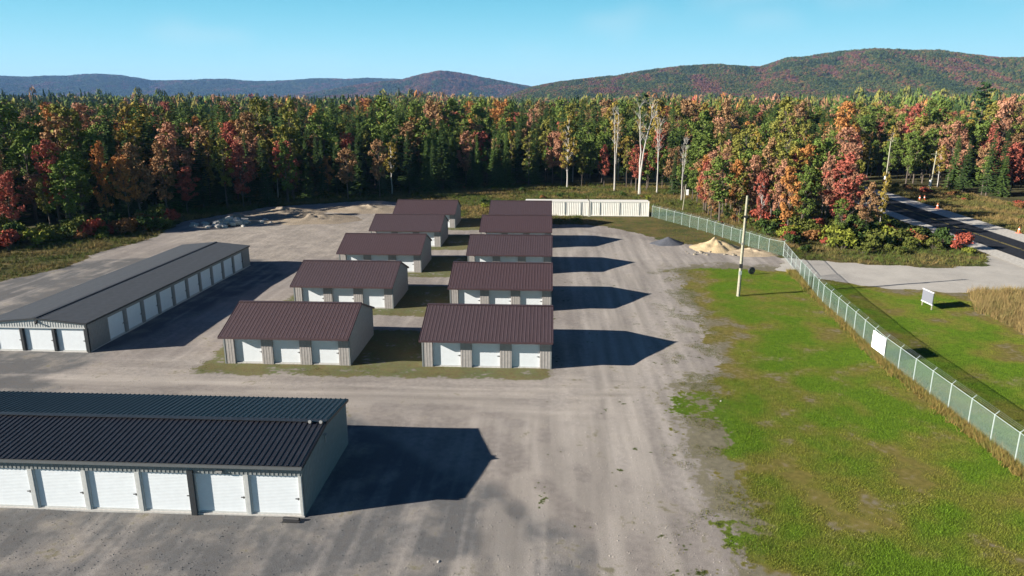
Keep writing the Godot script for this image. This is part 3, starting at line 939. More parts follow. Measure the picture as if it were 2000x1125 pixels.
func loose_things() -> void:
	var grey := top_mesh("gravel_heap", heap_mesh(2.3, 1.0, 4, 0.15, 1.15), worn(Color(0.09, 0.095, 0.11), 0.95, 0.35, 0.8, 40), Transform3D(Basis.IDENTITY, Vector3(18.2, 0, -108.2)))
	tag(grey, "small dark grey gravel heap on the yard near the far fence", "heap")
	var sand := top_mesh("sand_heap", heap_mesh(3.4, 1.5, 27, 0.75, 1.2), worn(Color(0.42, 0.33, 0.20), 0.95, 0.3, 0.8, 41), Transform3D(Basis.IDENTITY, Vector3(24.6, 0, -104.5)))
	tag(sand, "lumpy pale yellow sand heap beside the far chain link fence", "heap")
	var earth := worn(Color(0.27, 0.225, 0.17), 0.95, 0.35, 0.6, 44)
	for q in [[-44.0, -128.0, 6.5, 0.9, "low rubble mound of brown earth behind the sheds"], [-52.0, -136.0, 5.5, 1.0, "low rubble mound of brown earth against the forest edge"], [-37.0, -141.0, 6.0, 0.8, "flat rubble mound of brown earth nearest the last brown shed"], [-57.0, -125.0, 4.2, 1.1, "steep rubble mound of brown earth among the dumped boulders"]]:
		tag(top_mesh("earth_mound", heap_mesh(q[2], q[3], int(-q[0]), 1.0, 1.5), earth, Transform3D(Basis.IDENTITY, Vector3(q[0], 0, q[1]))), q[4], "mound")
	tag(top_mesh("sand_heap", heap_mesh(2.9, 0.55, 11, 1.2, 1.4), worn(Color(0.36, 0.29, 0.20), 0.95, 0.3, 0.8, 45), Transform3D(Basis.IDENTITY, Vector3(29.0, 0, -101.8))), "low spread out tan sand heap beside the gate", "heap")
	var rocks := []
	for k in 5: rocks.append(rock_mesh(100 + k))
	var stone := worn(Color(0.42, 0.40, 0.37), 0.9, 0.35, 0.7, 42)
	var tan_stone := worn(Color(0.27, 0.235, 0.18), 0.9, 0.3, 0.7, 43)
	var r := RandomNumberGenerator.new()
	r.seed = 77
	var put := func(p: Vector3, s: float, m: Material, label: String, group: String) -> void:
		var o := top_mesh("boulder", rocks[r.randi() % 5], m, Transform3D(Basis(Vector3.UP, r.randf() * TAU).scaled(Vector3(s * r.randf_range(0.8, 1.3), s, s)), p))
		tag(o, label, "boulder", group)
	# stones dumped along the left edge of the clearing
	for i in 46:
		var u := r.randf()
		var heap := i > 18
		var off := Vector2(r.randfn(), r.randfn())
		var p := Vector3(-56.0 + off.x * 2.0, maxf(0.1, 1.1 - off.length() * 0.6), -121.5 + off.y * 1.2) if heap else Vector3(lerpf(-64.5, -50.0, u) + r.randfn() * 0.9, 0.1, lerpf(-118.0, -125.5, u) + r.randfn() * 1.3)
		put.call(p, r.randf_range(0.45, 0.95) if heap else r.randf_range(0.25, 0.6), stone, "pale grey boulder in the pile dumped by the forest edge" if heap else "pale grey boulder lying apart from the pile by the forest edge", "piled boulders by the forest edge" if heap else "scattered boulders by the forest edge")
	for i in 26:
		var p := Vector3(r.randf_range(19.6, 30.0), 0.06, r.randf_range(-102.2, -99.6))
		put.call(p, r.randf_range(0.10, 0.30), tan_stone, "tan stone lying at the foot of the sand heap", "stones at the foot of the sand heap")
	for p in [[-5.0, -28.9], [12.6, -48.5]]:
		put.call(Vector3(p[0], -0.02, p[1]), 0.12, stone, "lone pale stone lying on open ground", "lone stones on open ground")
	# old tyre at the lawn corner
	var st := SurfaceTool.new()
	st.begin(Mesh.PRIMITIVE_TRIANGLES)
	var tor := TorusMesh.new()
	tor.inner_radius = 0.24
	tor.outer_radius = 0.48
	tor.rings = 24
	tor.ring_segments = 10
	var ty := thing("tyre", "black tyre standing upright at the lawn corner by the driveway", "tyre", Vector3(25.5, 0.46, -88.4))
	part(ty, "tread", tor, M.dark, Transform3D(Basis(Vector3.RIGHT, PI / 2).rotated(Vector3.UP, 0.25), Vector3.ZERO))
	var hub := CylinderMesh.new()
	hub.top_radius = 0.25
	hub.bottom_radius = 0.25
	hub.height = 0.05
	part(ty, "rim", hub, M.latch, Transform3D(Basis(Vector3.RIGHT, PI / 2).rotated(Vector3.UP, 0.25), Vector3.ZERO))
	# rubber mat roll by the near building's corner
	var b := begin()
	tube(b, Vector3(-0.42, 0.08, 0), Vector3(0.42, 0.08, 0.05), 0.10, 0.10, 10)
	tube(b, Vector3(0.43, 0.08, 0.05), Vector3(-0.42, 0.08, 0), 0.10, 0.10, 10)
	box(b, Vector3(0.05, 0.03, 0.16), Vector3(0.9, 0.05, 0.2))
	tag(top_mesh("rubber_roll", done(b), M.dark, Transform3D(Basis.IDENTITY, Vector3(-13.15, 0, -31.95))), "black rubber roll lying at the corner of the black roofed building", "roll")
	# traffic cones
	for c in [[81.0, -160.0], [82.2, -160.4], [78.4, -147.5], [77.3, -119.8]]:
		var t := thing("traffic_cone", "orange traffic cone on the gravel shoulder across the road", "traffic cone", Vector3(c[0], 0.06, c[1]), "orange traffic cones along the road")
		var s2 := begin()
		tube(s2, Vector3(0, 0.05, 0), Vector3(0, 1.05, 0), 0.26, 0.05, 10)
		part(t, "cone", done(s2), M.orange)
		part(t, "base", box_mesh(Vector3(0, 0.03, 0), Vector3(0.66, 0.06, 0.66)), M.orange)
		s2 = begin()
		tube(s2, Vector3(0, 0.55, 0), Vector3(0, 0.72, 0), 0.167, 0.132, 10, false)
		part(t, "white_band", done(s2), M.board)

# ------------------------------------------------------------------ vegetation
func leaf(st: SurfaceTool, p: Vector3, n: Vector3, s: float, r: RandomNumberGenerator, shade: float) -> void:
	var u := n.cross(Vector3(r.randfn(), r.randfn(), r.randfn())).normalized()
	var w := n.cross(u)
	var c := Color(shade * r.randf_range(0.93, 1.07), shade, shade * r.randf_range(0.9, 1.1))
	for v in [u * s, -w * s * 0.62 - u * s * 0.45, w * s * 0.62 - u * s * 0.45]:
		st.set_color(c)
		st.set_normal(n)
		st.add_vertex(p + v)

func clump(st: SurfaceTool, c: Vector3, rad: Vector3, n: int, s: float, r: RandomNumberGenerator) -> void:
	for i in n:
		var d := Vector3(r.randfn(), r.randfn(), r.randfn()).normalized()
		var q := pow(r.randf(), 0.45)
		var nn := (d * 0.9 + Vector3(r.randfn(), r.randfn() + 0.3, r.randfn()) * 0.55).normalized()
		leaf(st, c + d * rad * q, nn, s * r.randf_range(0.7, 1.3), r, r.randf_range(0.65, 1.35))

func leafy_tree(sd: int, h: float, r0: float, base: float, clumps: int, per: int, s: float, trunk_r: float, forks := 1) -> Array:
	var r := RandomNumberGenerator.new()
	r.seed = sd
	var cr := SurfaceTool.new()
	cr.begin(Mesh.PRIMITIVE_TRIANGLES)
	var tr := begin()
	var lean := Vector3(r.randfn() * 0.03, 0, r.randfn() * 0.03) * h
	var prev := Vector3(0, -0.3, 0)
	for i in 6:
		var q := (i + 1) / 6.0
		var p := Vector3(0, h * 0.86 * q, 0) + lean * q * q + Vector3(r.randfn(), 0, r.randfn()) * 0.06
		tube(tr, prev, p, lerpf(trunk_r, 0.03, q - 1.0 / 6.0), lerpf(trunk_r, 0.03, q), 6, false)
		prev = p
	for i in clumps:
		var q := (i + r.randf()) / clumps                      # height through the crown
		var y := lerpf(h * base, h * 0.95, q)
		var wide := r0 * (0.35 + 1.0 * sin(PI * clampf(0.14 + q * 0.80, 0, 1))) * 0.75
		var a := r.randf() * TAU
		var d := wide * pow(r.randf(), 0.6) * r.randf_range(0.7, 1.25)
		var c := Vector3(cos(a) * d, y, sin(a) * d) + lean * q
		var cs := r0 * r.randf_range(0.16, 0.40)
		clump(cr, c, Vector3(cs, cs * r.randf_range(0.6, 1.1), cs), int(per * r.randf_range(0.5, 1.4)), s, r)
		var from := Vector3(0, maxf(y - d * 0.9 - 0.6, h * 0.16), 0) + lean * q * 0.6
		tube(tr, from, c, 0.055 * trunk_r / 0.2, 0.012, 4, false)
	return [done(tr), cr.commit()]

func conifer(sd: int, h: float, r0: float, base: float, s: float, ragged := 0.25) -> Array:
	var r := RandomNumberGenerator.new()
	r.seed = sd
	var cr := begin()
	var tr := begin()
	tube(tr, Vector3(0, -0.3, 0), Vector3(0, h * 0.97, 0), h * 0.011 + 0.03, 0.02, 6, false)
	var y := h * base
	while y < h:
		var q := (y - h * base) / (h * (1.0 - base))
		var rad := r0 * pow(1.0 - q, 0.85) * r.randf_range(1.0 - ragged, 1.0 + ragged * 0.5) + 0.08
		var n := int(6 + 5 * (1.0 - q))
		var a0 := r.randf() * TAU
		for k in n:
			if r.randf() < ragged * 0.4: continue
			var a := a0 + TAU * k / n + r.randf_range(-0.2, 0.2)
			var len := rad * r.randf_range(0.7, 1.12)
			var out := Vector3(cos(a), 0, sin(a))
			var side := Vector3(-out.z, 0, out.x)
			var m := int(clampf(len / (s * 0.7), 2, 7))
			for j in m:
				var f := (j + 0.6) / m
				var p := Vector3(0, y, 0) + out * len * f + Vector3(0, -len * (0.10 + 0.22 * f), 0)
				var w := s * (1.15 - 0.5 * f)
				var sh := r.randf_range(0.6, 1.35)
				var col := Color(sh, sh, sh * r.randf_range(0.85, 1.1))
				for sg in [-1.0, 1.0]:
					for v in [p + out * s * 0.9 - Vector3(0, s * 0.25, 0), p + side * sg * w * 0.9 - Vector3(0, s * 0.35, 0) - out * 0.2 * s, p - out * s * 0.5]:
						cr.set_color(col)
						cr.add_vertex(v)
		y += lerpf(0.55, 0.28, q) * h / 17.0
	return [done(tr), done(cr)]

func pine(sd: int, h: float, r0: float) -> Array:
	var r := RandomNumberGenerator.new()
	r.seed = sd
	var cr := SurfaceTool.new()
	cr.begin(Mesh.PRIMITIVE_TRIANGLES)
	var tr := begin()
	tube(tr, Vector3(0, -0.3, 0), Vector3(0, h * 0.97, 0), 0.32, 0.04, 7, false)
	for i in 34:
		var q := i / 33.0
		var y := lerpf(h * 0.35, h * 0.98, q)
		var a := i * 2.4 + r.randf()
		var len := r0 * (1.0 - 0.72 * q) * r.randf_range(0.55, 1.15)
		var e := Vector3(cos(a) * len, y + len * 0.12, sin(a) * len)
		tube(tr, Vector3(0, y - 0.2, 0), e, 0.05, 0.015, 4, false)
		for k in 3: clump(cr, Vector3(0, y, 0).lerp(e, 0.45 + 0.3 * k), Vector3(0.85, 0.42, 0.85), 34, 0.34, r)
	return [done(tr), cr.commit()]

func bare_tree(sd: int, h: float) -> Array:
	var r := RandomNumberGenerator.new()
	r.seed = sd
	var tr := begin()
	for f in [Vector3(1.9, 0, 0.3), Vector3(-0.5, 0, -0.4)]:
		var base := Vector3(f.x * 0.1, -0.3, 0)
		var prev := base
		for i in 8:
			var q := (i + 1) / 8.0
			var p := Vector3(f.x * q * q * 1.2 + 0.15 * r.randfn() * q, h * q, f.z * q)
			tube(tr, prev, p, lerpf(0.27, 0.04, q - 0.125), lerpf(0.27, 0.04, q), 7, false)
			if i > 3:
				for k in 4:
					var a := r.randf() * TAU
					var e := p + Vector3(cos(a) * 1.3, r.randf_range(0.9, 2.2), sin(a) * 1.3)
					tube(tr, p, e, 0.055, 0.015, 4, false)
					for m in 3: tube(tr, p.lerp(e, 0.5 + 0.15 * m), e + Vector3(r.randfn() * 0.6, r.randf_range(0.1, 0.9), r.randfn() * 0.6), 0.02, 0.008, 3, false)
			prev = p
	var cr := SurfaceTool.new()
	cr.begin(Mesh.PRIMITIVE_TRIANGLES)
	for k in 10: clump(cr, Vector3(r.randf_range(-1.8, 3.0), r.randf_range(0.6, 0.95) * h, r.randfn()), Vector3(0.9, 0.7, 0.9), 14, 0.2, r)
	return [done(tr), cr.commit()]

var clearing := PackedVector2Array([Vector2(-150, 20), Vector2(-170, -150), Vector2(-128, -126), Vector2(-100, -113), Vector2(-86, -106), Vector2(-74, -117), Vector2(-68, -134), Vector2(-54, -148), Vector2(-38, -158), Vector2(-24, -172), Vector2(-4, -184), Vector2(14, -182), Vector2(27, -168), Vector2(29, -150), Vector2(30, -122), Vector2(35, -104), Vector2(44, -101.5), Vector2(58, -100.5), Vector2(61, -106), Vector2(62.5, -140), Vector2(65, -165), Vector2(66, -185), Vector2(60, -205), Vector2(40, -235), Vector2(48, -240), Vector2(70, -212), Vector2(87, -202), Vector2(98, -184), Vector2(101, -154), Vector2(99, -118), Vector2(98, -90), Vector2(105, 20)])
const KINDS := {
	"spruce": {"col": Color(0.046, 0.078, 0.025), "name": "spruce_tree", "say": "dark green pointed spruce", "cat": "spruce"},
	"fir": {"col": Color(0.074, 0.120, 0.032), "name": "fir_tree", "say": "mid green conical fir", "cat": "fir"},
	"green": {"col": Color(0.110, 0.155, 0.034), "name": "maple_tree", "say": "leafy green broadleaf tree", "cat": "tree"},
	"olive": {"col": Color(0.185, 0.182, 0.042), "name": "poplar_tree", "say": "olive yellow broadleaf tree", "cat": "tree"},
	"gold": {"col": Color(0.270, 0.205, 0.045), "name": "birch_tree", "say": "golden leaved birch", "cat": "birch"},
	"red": {"col": Color(0.330, 0.100, 0.070), "name": "maple_tree", "say": "red leaved maple", "cat": "maple"},
	"pink": {"col": Color(0.360, 0.185, 0.115), "name": "maple_tree", "say": "salmon pink leaved maple", "cat": "maple"},
	"orange": {"col": Color(0.400, 0.185, 0.062), "name": "maple_tree", "say": "orange leaved maple", "cat": "maple"},
	"rust": {"col": Color(0.270, 0.160, 0.080), "name": "oak_tree", "say": "rusty brown leaved tree", "cat": "tree"},
}
var shapes := {}
var leafm := {}
var low := {}

var stands := FastNoiseLite.new()
func pick_kind(x: float, z: float, r: RandomNumberGenerator) -> String:
	var t := r.randf()
	var east := clampf((x + 30.0) / 100.0, 0.0, 1.0)
	var patch := stands.get_noise_2d(x, z)
	var con := clampf(lerpf(0.52, 0.27, east) + patch * 1.1, 0.03, 0.92)
	if t < con * 0.6: return "spruce"
	if t < con: return "fir"
	t = r.randf()
	if x < 10.0: t *= 0.80 if t > 0.63 and t < 0.89 and r.randf() < 0.4 else 1.0
	t = clampf(t + stands.get_noise_2d(x + 700.0, z) * 0.7, 0.0, 0.999)
	if t < 0.32: return "green"
	if t < 0.56: return "olive"
	if t < 0.65: return "gold"
	if t < 0.74: return "rust"
	if t < 0.82: return "red"
	if t < 0.89: return "pink"
	if t < 0.96: return "orange"
	return "rust"

func place_of(x: float, z: float) -> Array:
	if x > 76.0: return ["east of the paved road", "east of the road"]
	if x > 29.0 and z > -165.0: return ["between the far fence and the road", "between fence and road"]
	if x > -8.0: return ["behind the white containers", "behind the containers"]
	if x > -52.0: return ["behind the brown roofed sheds", "behind the sheds"]
	return ["in the shaded forest edge beside the grey roofed building", "in the left forest edge"]

func tree(kind: String, variant: int, at: Vector3, h: float, turn: float, wide := 1.0, label := "", trunk: Material = null) -> void:
	var K: Dictionary = KINDS[kind]
	var pl := place_of(at.x, at.z)
	var size := "tall " if h > 18.0 else ("short " if h < 12.5 else "")
	var build := "broad " if wide > 1.12 else ("slim " if wide < 0.95 else "")
	var say: String = size + build + K.say
	var t := thing(K.name, "%s %s" % [say, pl[0]] if label == "" else label, K.cat, at, "" if label else "%ss %s" % [say, pl[1]])
	var fam: Array = shapes[shape_of(kind)]
	var sh: Array = fam[variant % fam.size()]
	var s: float = h / sh[2]
	var tf := Transform3D(Basis(Vector3.UP, turn).scaled(Vector3(s * wide, s, s * wide)), Vector3.ZERO)
	part(t, "trunk", sh[0], trunk if trunk else (M.bark_pale if kind == "gold" else M.bark), tf)
	part(t, "crown", sh[1], leafm[kind], tf)

func shape_of(kind: String) -> String:
	if kind == "spruce" or kind == "fir": return kind
	if kind == "gold" or kind == "olive": return "slim"
	return "broad"

func forest() -> void:
	shapes = {"spruce": [], "fir": [], "slim": [], "broad": []}
	for k in 3:
		shapes.spruce.append(conifer(200 + k, 17.0, 2.5, 0.10, 0.50, 0.3) + [17.0])
		shapes.fir.append(conifer(210 + k, 15.0, 2.7, 0.06, 0.55, 0.2) + [15.0])
	for k in 6:
		shapes.broad.append(leafy_tree(220 + k, 15.0, 2.9, 0.22 + 0.03 * k, 46, 64, 0.27, 0.2) + [15.0])
		shapes.slim.append(leafy_tree(230 + k, 16.0, 2.1, 0.28 + 0.03 * k, 38, 60, 0.25, 0.16) + [16.0])
	for k in KINDS: leafm[k] = leaf_mat(KINDS[k].col)
	var r := RandomNumberGenerator.new()
	r.seed = 41
	stands.seed = 14
	stands.frequency = 1.0 / 55.0
	stands.fractal_octaves = 3
	# chosen trees, where the photograph shows them
	var chosen := [
		["gold", 0, Vector3(4.4, 0, -181.0), 18.5, 1.0, "tall slender birch with bare white trunk and thin tan crown", "pale"],
		["orange", 1, Vector3(38.6, 0, -116.0), 11.2, 0.85, "bright orange maple standing behind the chain link fence", ""],
		["red", 2, Vector3(35.6, 0, -121.0), 10.0, 0.7, "crimson young maple with pale trunk beside the bright orange maple", "pale"],
		["red", 0, Vector3(47.5, 0, -118.0), 13.2, 1.15, "broad dull red maple standing near the paved road", ""],
		["pink", 3, Vector3(52.0, 0, -126.0), 11.0, 0.9, "", ""],
		["gold", 2, Vector3(53.5, 0, -117.0), 10.5, 0.65, "slender yellow green birch with pale trunk by the road shoulder", "pale"],
		["olive", 1, Vector3(41.0, 0, -133.0), 16.0, 1.35, "", ""],
		["olive", 3, Vector3(37.5, 0, -141.0), 16.5, 1.2, "", ""],
		["green", 2, Vector3(45.0, 0, -111.0), 7.0, 1.0, "", ""],
		["green", 1, Vector3(42.5, 0, -121.0), 11.0, 1.0, "", ""],
		["rust", 0, Vector3(50.0, 0, -114.0), 9.0, 1.0, "", ""],
		["olive", 2, Vector3(33.5, 0, -126.5), 9.5, 0.9, "", ""],
		["pink", 0, Vector3(40.0, 0, -126.0), 11.5, 0.8, "", ""],
		["red", 1, Vector3(29.8, 0, -139.0), 10.5, 0.65, "", ""],
		["pink", 0, Vector3(33.0, 0, -137.0), 11.5, 0.8, "", ""],
		["pink", 1, Vector3(37.0, 0, -130.0), 12.0, 0.8, "", ""],
		["orange", 3, Vector3(86.0, 0, -215.0), 21.5, 1.0, "", ""],
		["pink", 2, Vector3(100.5, 0, -186.0), 17.0, 1.1, "", ""],
		["red", 3, Vector3(119.0, 0, -172.0), 16.5, 1.0, "", ""],
		["red", 2, Vector3(-83.5, 0, -116.0), 15.5, 0.8, "tall vivid red maple leading the shaded left forest edge", ""],
		["orange", 0, Vector3(-78.0, 0, -121.0), 14.5, 0.6, "slim orange maple beside the vivid red maple", ""],
		["pink", 3, Vector3(-72.5, 0, -136.0), 17.5, 1.0, "", ""],
		["red", 0, Vector3(-63.0, 0, -143.0), 13.5, 1.1, "", ""],
	]
	for c in chosen:
		tree(c[0], c[1], c[2], c[3], r.randf() * TAU, c[4], c[5], M.bark_pale if c[6] else null)
	# the forked bare tree
	var bt := bare_tree(301, 19.5)
	var b := thing("bare_tree", "forked pale grey nearly leafless tree behind the white containers", "tree", Vector3(20.9, 0, -167.5))
	part(b, "trunk", bt[0], M.bark_pale)
	part(b, "crown", bt[1], leafm.rust)
	for q in [[25.5, -171.0, 0.80, 2.0, "smaller grey nearly leafless tree right beside the forked pale tree"], [15.8, -175.0, 0.92, 4.4, "grey nearly leafless tree between the forked pale tree and the birch"], [29.0, -158.0, 0.62, 1.2, "short grey nearly leafless tree close behind the far fence"]]:
		var b2 := thing("bare_tree", q[4], "tree", Vector3(q[0], 0, q[1]))
		var tf := Transform3D(Basis(Vector3.UP, q[3]).scaled(Vector3(q[2] * 0.8, q[2], q[2] * 0.8)), Vector3.ZERO)
		part(b2, "trunk", bt[0], M.bark_pale, tf)
		part(b2, "crown", bt[1], leafm.rust, tf)
	# tall pines
	var ps := pine(310, 26.0, 4.6)
	var pm := leaf_mat(Color(0.040, 0.075, 0.030))
	for q in [[Vector3(130.0, 0, -228.0), 1.03, "tall dark pine rising above the forest east of the road"], [Vector3(33.0, 0, -262.0), 0.93, "tall dark pine rising above the trees behind the containers"]]:
		var t := thing("pine_tree", q[2], "pine", q[0])
		var tf := Transform3D(Basis.IDENTITY.scaled(Vector3.ONE * q[1]), Vector3.ZERO)
		part(t, "trunk", ps[0], M.bark, tf)
		part(t, "crown", ps[1], pm, tf)
	# all other trees: those that show largest become things, the rest one mass
	var cand := []
	var gx := -330
	while gx < 330:
		var gz := -420
		while gz < -60:
			var near := gz > -215
			var p := Vector2(gx + r.randf_range(-2.0, 2.0), gz + r.randf_range(-2.0, 2.0))
			var kind := pick_kind(p.x, p.y, r)
			var rim := in_poly(p * (1.0 - 16.0 / p.length()), clearing)
			var h := (r.randf_range(9.0, 14.5) if rim else r.randf_range(11.5, 17.5)) if kind != "spruce" else (r.randf_range(10.0, 16.0) if rim else r.randf_range(12.0, 19.5))
			var v := r.randi() % 12
			if not rim and r.randf() < 0.10: h = r.randf_range(18.0, 23.0)
			var skip := r.randf()
			var turn := r.randf() * TAU
			var wide := r.randf_range(0.8, 1.3)
			var az := rad_to_deg(atan2(p.x, -p.y)) + 3.03
			gz += 4
			if p.y > -100.0 and p.x > -104.0: continue
			if az < -58.0 or az > 47.0: continue
			if p.length() < 125.0 and az > -34.0 and p.x < 30.0: continue
			if in_poly(p, clearing): continue
			if p.x < 66.0 and p.y > -165.0 and p.x > 0.43 * -p.y: continue
			if p.x > 29.0 and p.x < 66.0 and p.y > -127.0: continue
			if p.x > 29.0 and p.x < 66.0 and p.y > -165.0:
				if skip < 0.22: continue
				if kind == "spruce" or kind == "fir": kind = ["olive", "pink", "green", "rust"][v % 4]
				h *= 0.86
			elif p.x > 0.0 and p.y > -205.0 and skip < 0.2: continue
			if p.x > 76.0 and p.y > -110.0: continue
			cand.append([p.length(), p, kind, h, v, turn, wide, az])
		gx += 5
	cand.sort_custom(func(a, b): return a[0] < b[0])
	var sky := PackedFloat32Array()
	sky.resize(400)
	sky.fill(-90.0)
	var scored := []
	for i in cand.size():
		var c: Array = cand[i]
		var top := rad_to_deg(atan2(c[3] - CAM_H, c[0]))
		var half := rad_to_deg(2.2 / c[0])
		var area := 0.0
		var i0 := int((c[7] - half + 36.5) / 73.0 * 400.0)
		var i1 := int((c[7] + half + 36.5) / 73.0 * 400.0)
		for k in range(maxi(i0, 0), mini(i1, 399) + 1):
			var bottom := rad_to_deg(atan2(-CAM_H, c[0]))
			area += maxf(0.0, top - maxf(sky[k], bottom)) / 400.0 * 73.0
			sky[k] = maxf(sky[k], top - 0.4)
		scored.append([area, i])
	scored.sort_custom(func(a, b): return a[0] > b[0])
	var solo := {}
	for i in mini(270, scored.size()):
		if scored[i][0] > 0.0: solo[scored[i][1]] = true
	var mass := {}
	for i in cand.size():
		var c: Array = cand[i]
		var at := Vector3(c[1].x, 0, c[1].y)
		if solo.has(i):
			tree(c[2], c[4], at, c[3], c[5], c[6])
		else:
			var fam := shape_of(c[2])
			var v: int = c[4] % shapes[fam].size()
			var key := "%s:%d" % [fam, v]
			if not mass.has(key): mass[key] = []
			var s: float = c[3] / shapes[fam][v][2]
			mass[key].append([Transform3D(Basis(Vector3.UP, c[5]).scaled(Vector3(s * c[6], s, s * c[6])), at), tint(c[2], r)])
	var f := Node3D.new()
	f.name = "forest"
	tag(f, "dense mixed autumn forest stretching to the hills", "forest", "", "stuff")
	add_child(f)
	var white := leaf_mat(Color(1, 1, 1))
	white.backlight_enabled = false
	for key in mass:
		var kv: PackedStringArray = key.split(":")
		var sh: Array = shapes[kv[0]][int(kv[1])]
		multi(f, "crowns", sh[1], white, mass[key], true)
		multi(f, "trunks", sh[0], M.bark, mass[key], false)
	print("forest near ", cand.size(), " ", Time.get_ticks_msec())
	# the forest farther off, as simpler trees on gently rolling land
	roll.seed = 8
	roll.frequency = 1.0 / 420.0
	roll.fractal_octaves = 3
	var rs := SurfaceTool.new()
	rs.begin(Mesh.PRIMITIVE_TRIANGLES)
	for i in 80:
		for j in 24:
			for q in [[0, 0], [0, 1], [1, 1], [0, 0], [1, 1], [1, 0]]:
				var az := deg_to_rad(lerpf(-62.0, 56.0, (i + q[0]) / 80.0))
				var d := lerpf(470.0, 2300.0, pow((j + q[1]) / 24.0, 1.4))
				var p := Vector3(sin(az) * d, 0, -cos(az) * d)
				p.y = land(p.x, p.z) - 0.3
				rs.add_vertex(p)
	rs.index()
	rs.generate_normals()
	top_mesh("rolling_land", rs.commit(), worn(Color(0.06, 0.065, 0.03), 0.95, 0.5, 0.01, 23)).set_meta("kind", "structure")
	low.broad = low_crown(401, false)
	low.cone = low_crown(402, true)
	var far := {"broad": [], "cone": []}
	for i in 16000:
		var d := sqrt(lerpf(400.0 * 400.0, 2100.0 * 2100.0, pow(r.randf(), 1.3)))
		var az := deg_to_rad(r.randf_range(-47.0, 42.0) - 3.03)
		var p := Vector3(sin(az) * d, 0, -cos(az) * d)
		if absf(p.x) < 330.0 and p.z > -420.0: continue
		var kind := pick_kind(p.x * 0.25, p.z * 0.25, r)
		if kind in ["red", "pink", "gold"] and r.randf() < 0.6: kind = ["green", "olive", "fir", "rust"][r.randi() % 4]
		var h := r.randf_range(11.0, 17.5) if r.randf() < 0.9 else r.randf_range(18.0, 25.0)
		p.y = land(p.x, p.z)
		var w := r.randf_range(5.0, 8.0) * (1.0 + d / 2500.0)
		far["cone" if kind in ["spruce", "fir"] else "broad"].append([Transform3D(Basis(Vector3.UP, r.randf() * TAU).scaled(Vector3(w * (0.7 if kind in ["spruce", "fir"] else 1.0), h, w)), p), tint(kind, r)])
	for k in far: multi(f, "crowns", low[k], white, far[k], true)
	print("forest far ", Time.get_ticks_msec())

func tint(kind: String, r: RandomNumberGenerator) -> Color:
	var c: Color = KINDS[kind].col
	var s := r.randf_range(0.75, 1.25)
	return Color(c.r * s, c.g * s, c.b * s)

func multi(parent: Node, called: String, mesh: Mesh, m: Material, items: Array, coloured: bool) -> void:
	if items.is_empty(): return
	var mm := MultiMesh.new()
	mm.transform_format = MultiMesh.TRANSFORM_3D
	mm.use_colors = coloured
	mm.mesh = mesh
	mm.instance_count = items.size()
	for i in items.size():
		mm.set_instance_transform(i, items[i][0])
		if coloured: mm.set_instance_color(i, items[i][1])
	var o := MultiMeshInstance3D.new()
	o.name = called
	o.multimesh = mm
	o.material_override = m
	parent.add_child(o, true)
	if parent != self: o.set_meta("kind", "stuff")

func low_crown(sd: int, cone: bool) -> ArrayMesh:      # unit tree: 1 m tall, 1 m wide, of 70 leaf clumps
	var r := RandomNumberGenerator.new()
	r.seed = sd
	var st := SurfaceTool.new()
	st.begin(Mesh.PRIMITIVE_TRIANGLES)
	for i in 90:
		var q := r.randf()
		var y := lerpf(0.2, 0.98, q)
		var w := 0.5 * (1.0 - q) if cone else 0.5 * sqrt(maxf(0.0, 1.0 - pow(absf(q - 0.45) / 0.56, 2.0)))
		var a := r.randf() * TAU
		var d := Vector3(cos(a), 0.5, sin(a)).normalized()
		var s := 0.10
		var nn := (d + Vector3(r.randfn(), r.randfn(), r.randfn()) * 0.35).normalized()
		leaf(st, Vector3(cos(a) * w, y, sin(a) * w), nn, s * r.randf_range(0.9, 1.6), r, r.randf_range(0.65, 1.35))
	return st.commit()

# ------------------------------------------------------------------ hills
var hill_right := [[980, 190], [1040, 169], [1100, 158], [1200, 148], [1250, 140], [1330, 131], [1400, 127], [1480, 131], [1530, 115], [1600, 106], [1660, 100], [1750, 98], [1820, 100], [1870, 107], [1920, 112], [2000, 113], [2200, 122], [2500, 150], [2900, 190]]
var hill_mid := [[500, 194], [600, 182], [680, 168], [740, 160], [790, 154], [830, 143], [860, 138], [890, 141], [950, 153], [1000, 162], [1040, 169], [1120, 180], [1250, 194]]
var hill_left := [[-800, 160], [-400, 150], [-150, 152], [0, 148], [60, 150], [140, 148], [200, 144], [240, 146], [300, 157], [370, 156], [440, 154], [500, 158], [560, 157], [620, 153], [680, 155], [720, 152], [790, 155], [900, 165], [1100, 180], [1500, 190]]

func crest(table: Array, px: float) -> float:
	if px <= table[0][0]: return table[0][1]
	for i in table.size() - 1:
		if px <= table[i + 1][0]:
			return lerpf(table[i][1], table[i + 1][1], (px - table[i][0]) / float(table[i + 1][0] - table[i][0]))
	return table[-1][1]

var roll := FastNoiseLite.new()
func land(x: float, z: float) -> float:       # low swell of the land under the far forest
	var d := Vector2(x, z).length()
	return smoothstep(480.0, 900.0, d) * (4.0 + 16.0 * roll.get_noise_2d(x, z)) + smoothstep(900.0, 2200.0, d) * 8.0

func hill_height(table: Array, d: float, foot: float, top: float, px: float, tree_h: float) -> float:
	var dir := ray(px, crest(table, px))
	var up := CAM_H + dir.y / Vector2(dir.x, dir.z).length() * top - tree_h
	var q := clampf((d - foot) / (top - foot), 0.0, 1.0)
	var back := clampf((d - top) / (top - foot), 0.0, 1.0)
	return maxf(up, 0.0) * pow(smoothstep(0.0, 1.0, q), 1.25) * (1.0 - back * back)

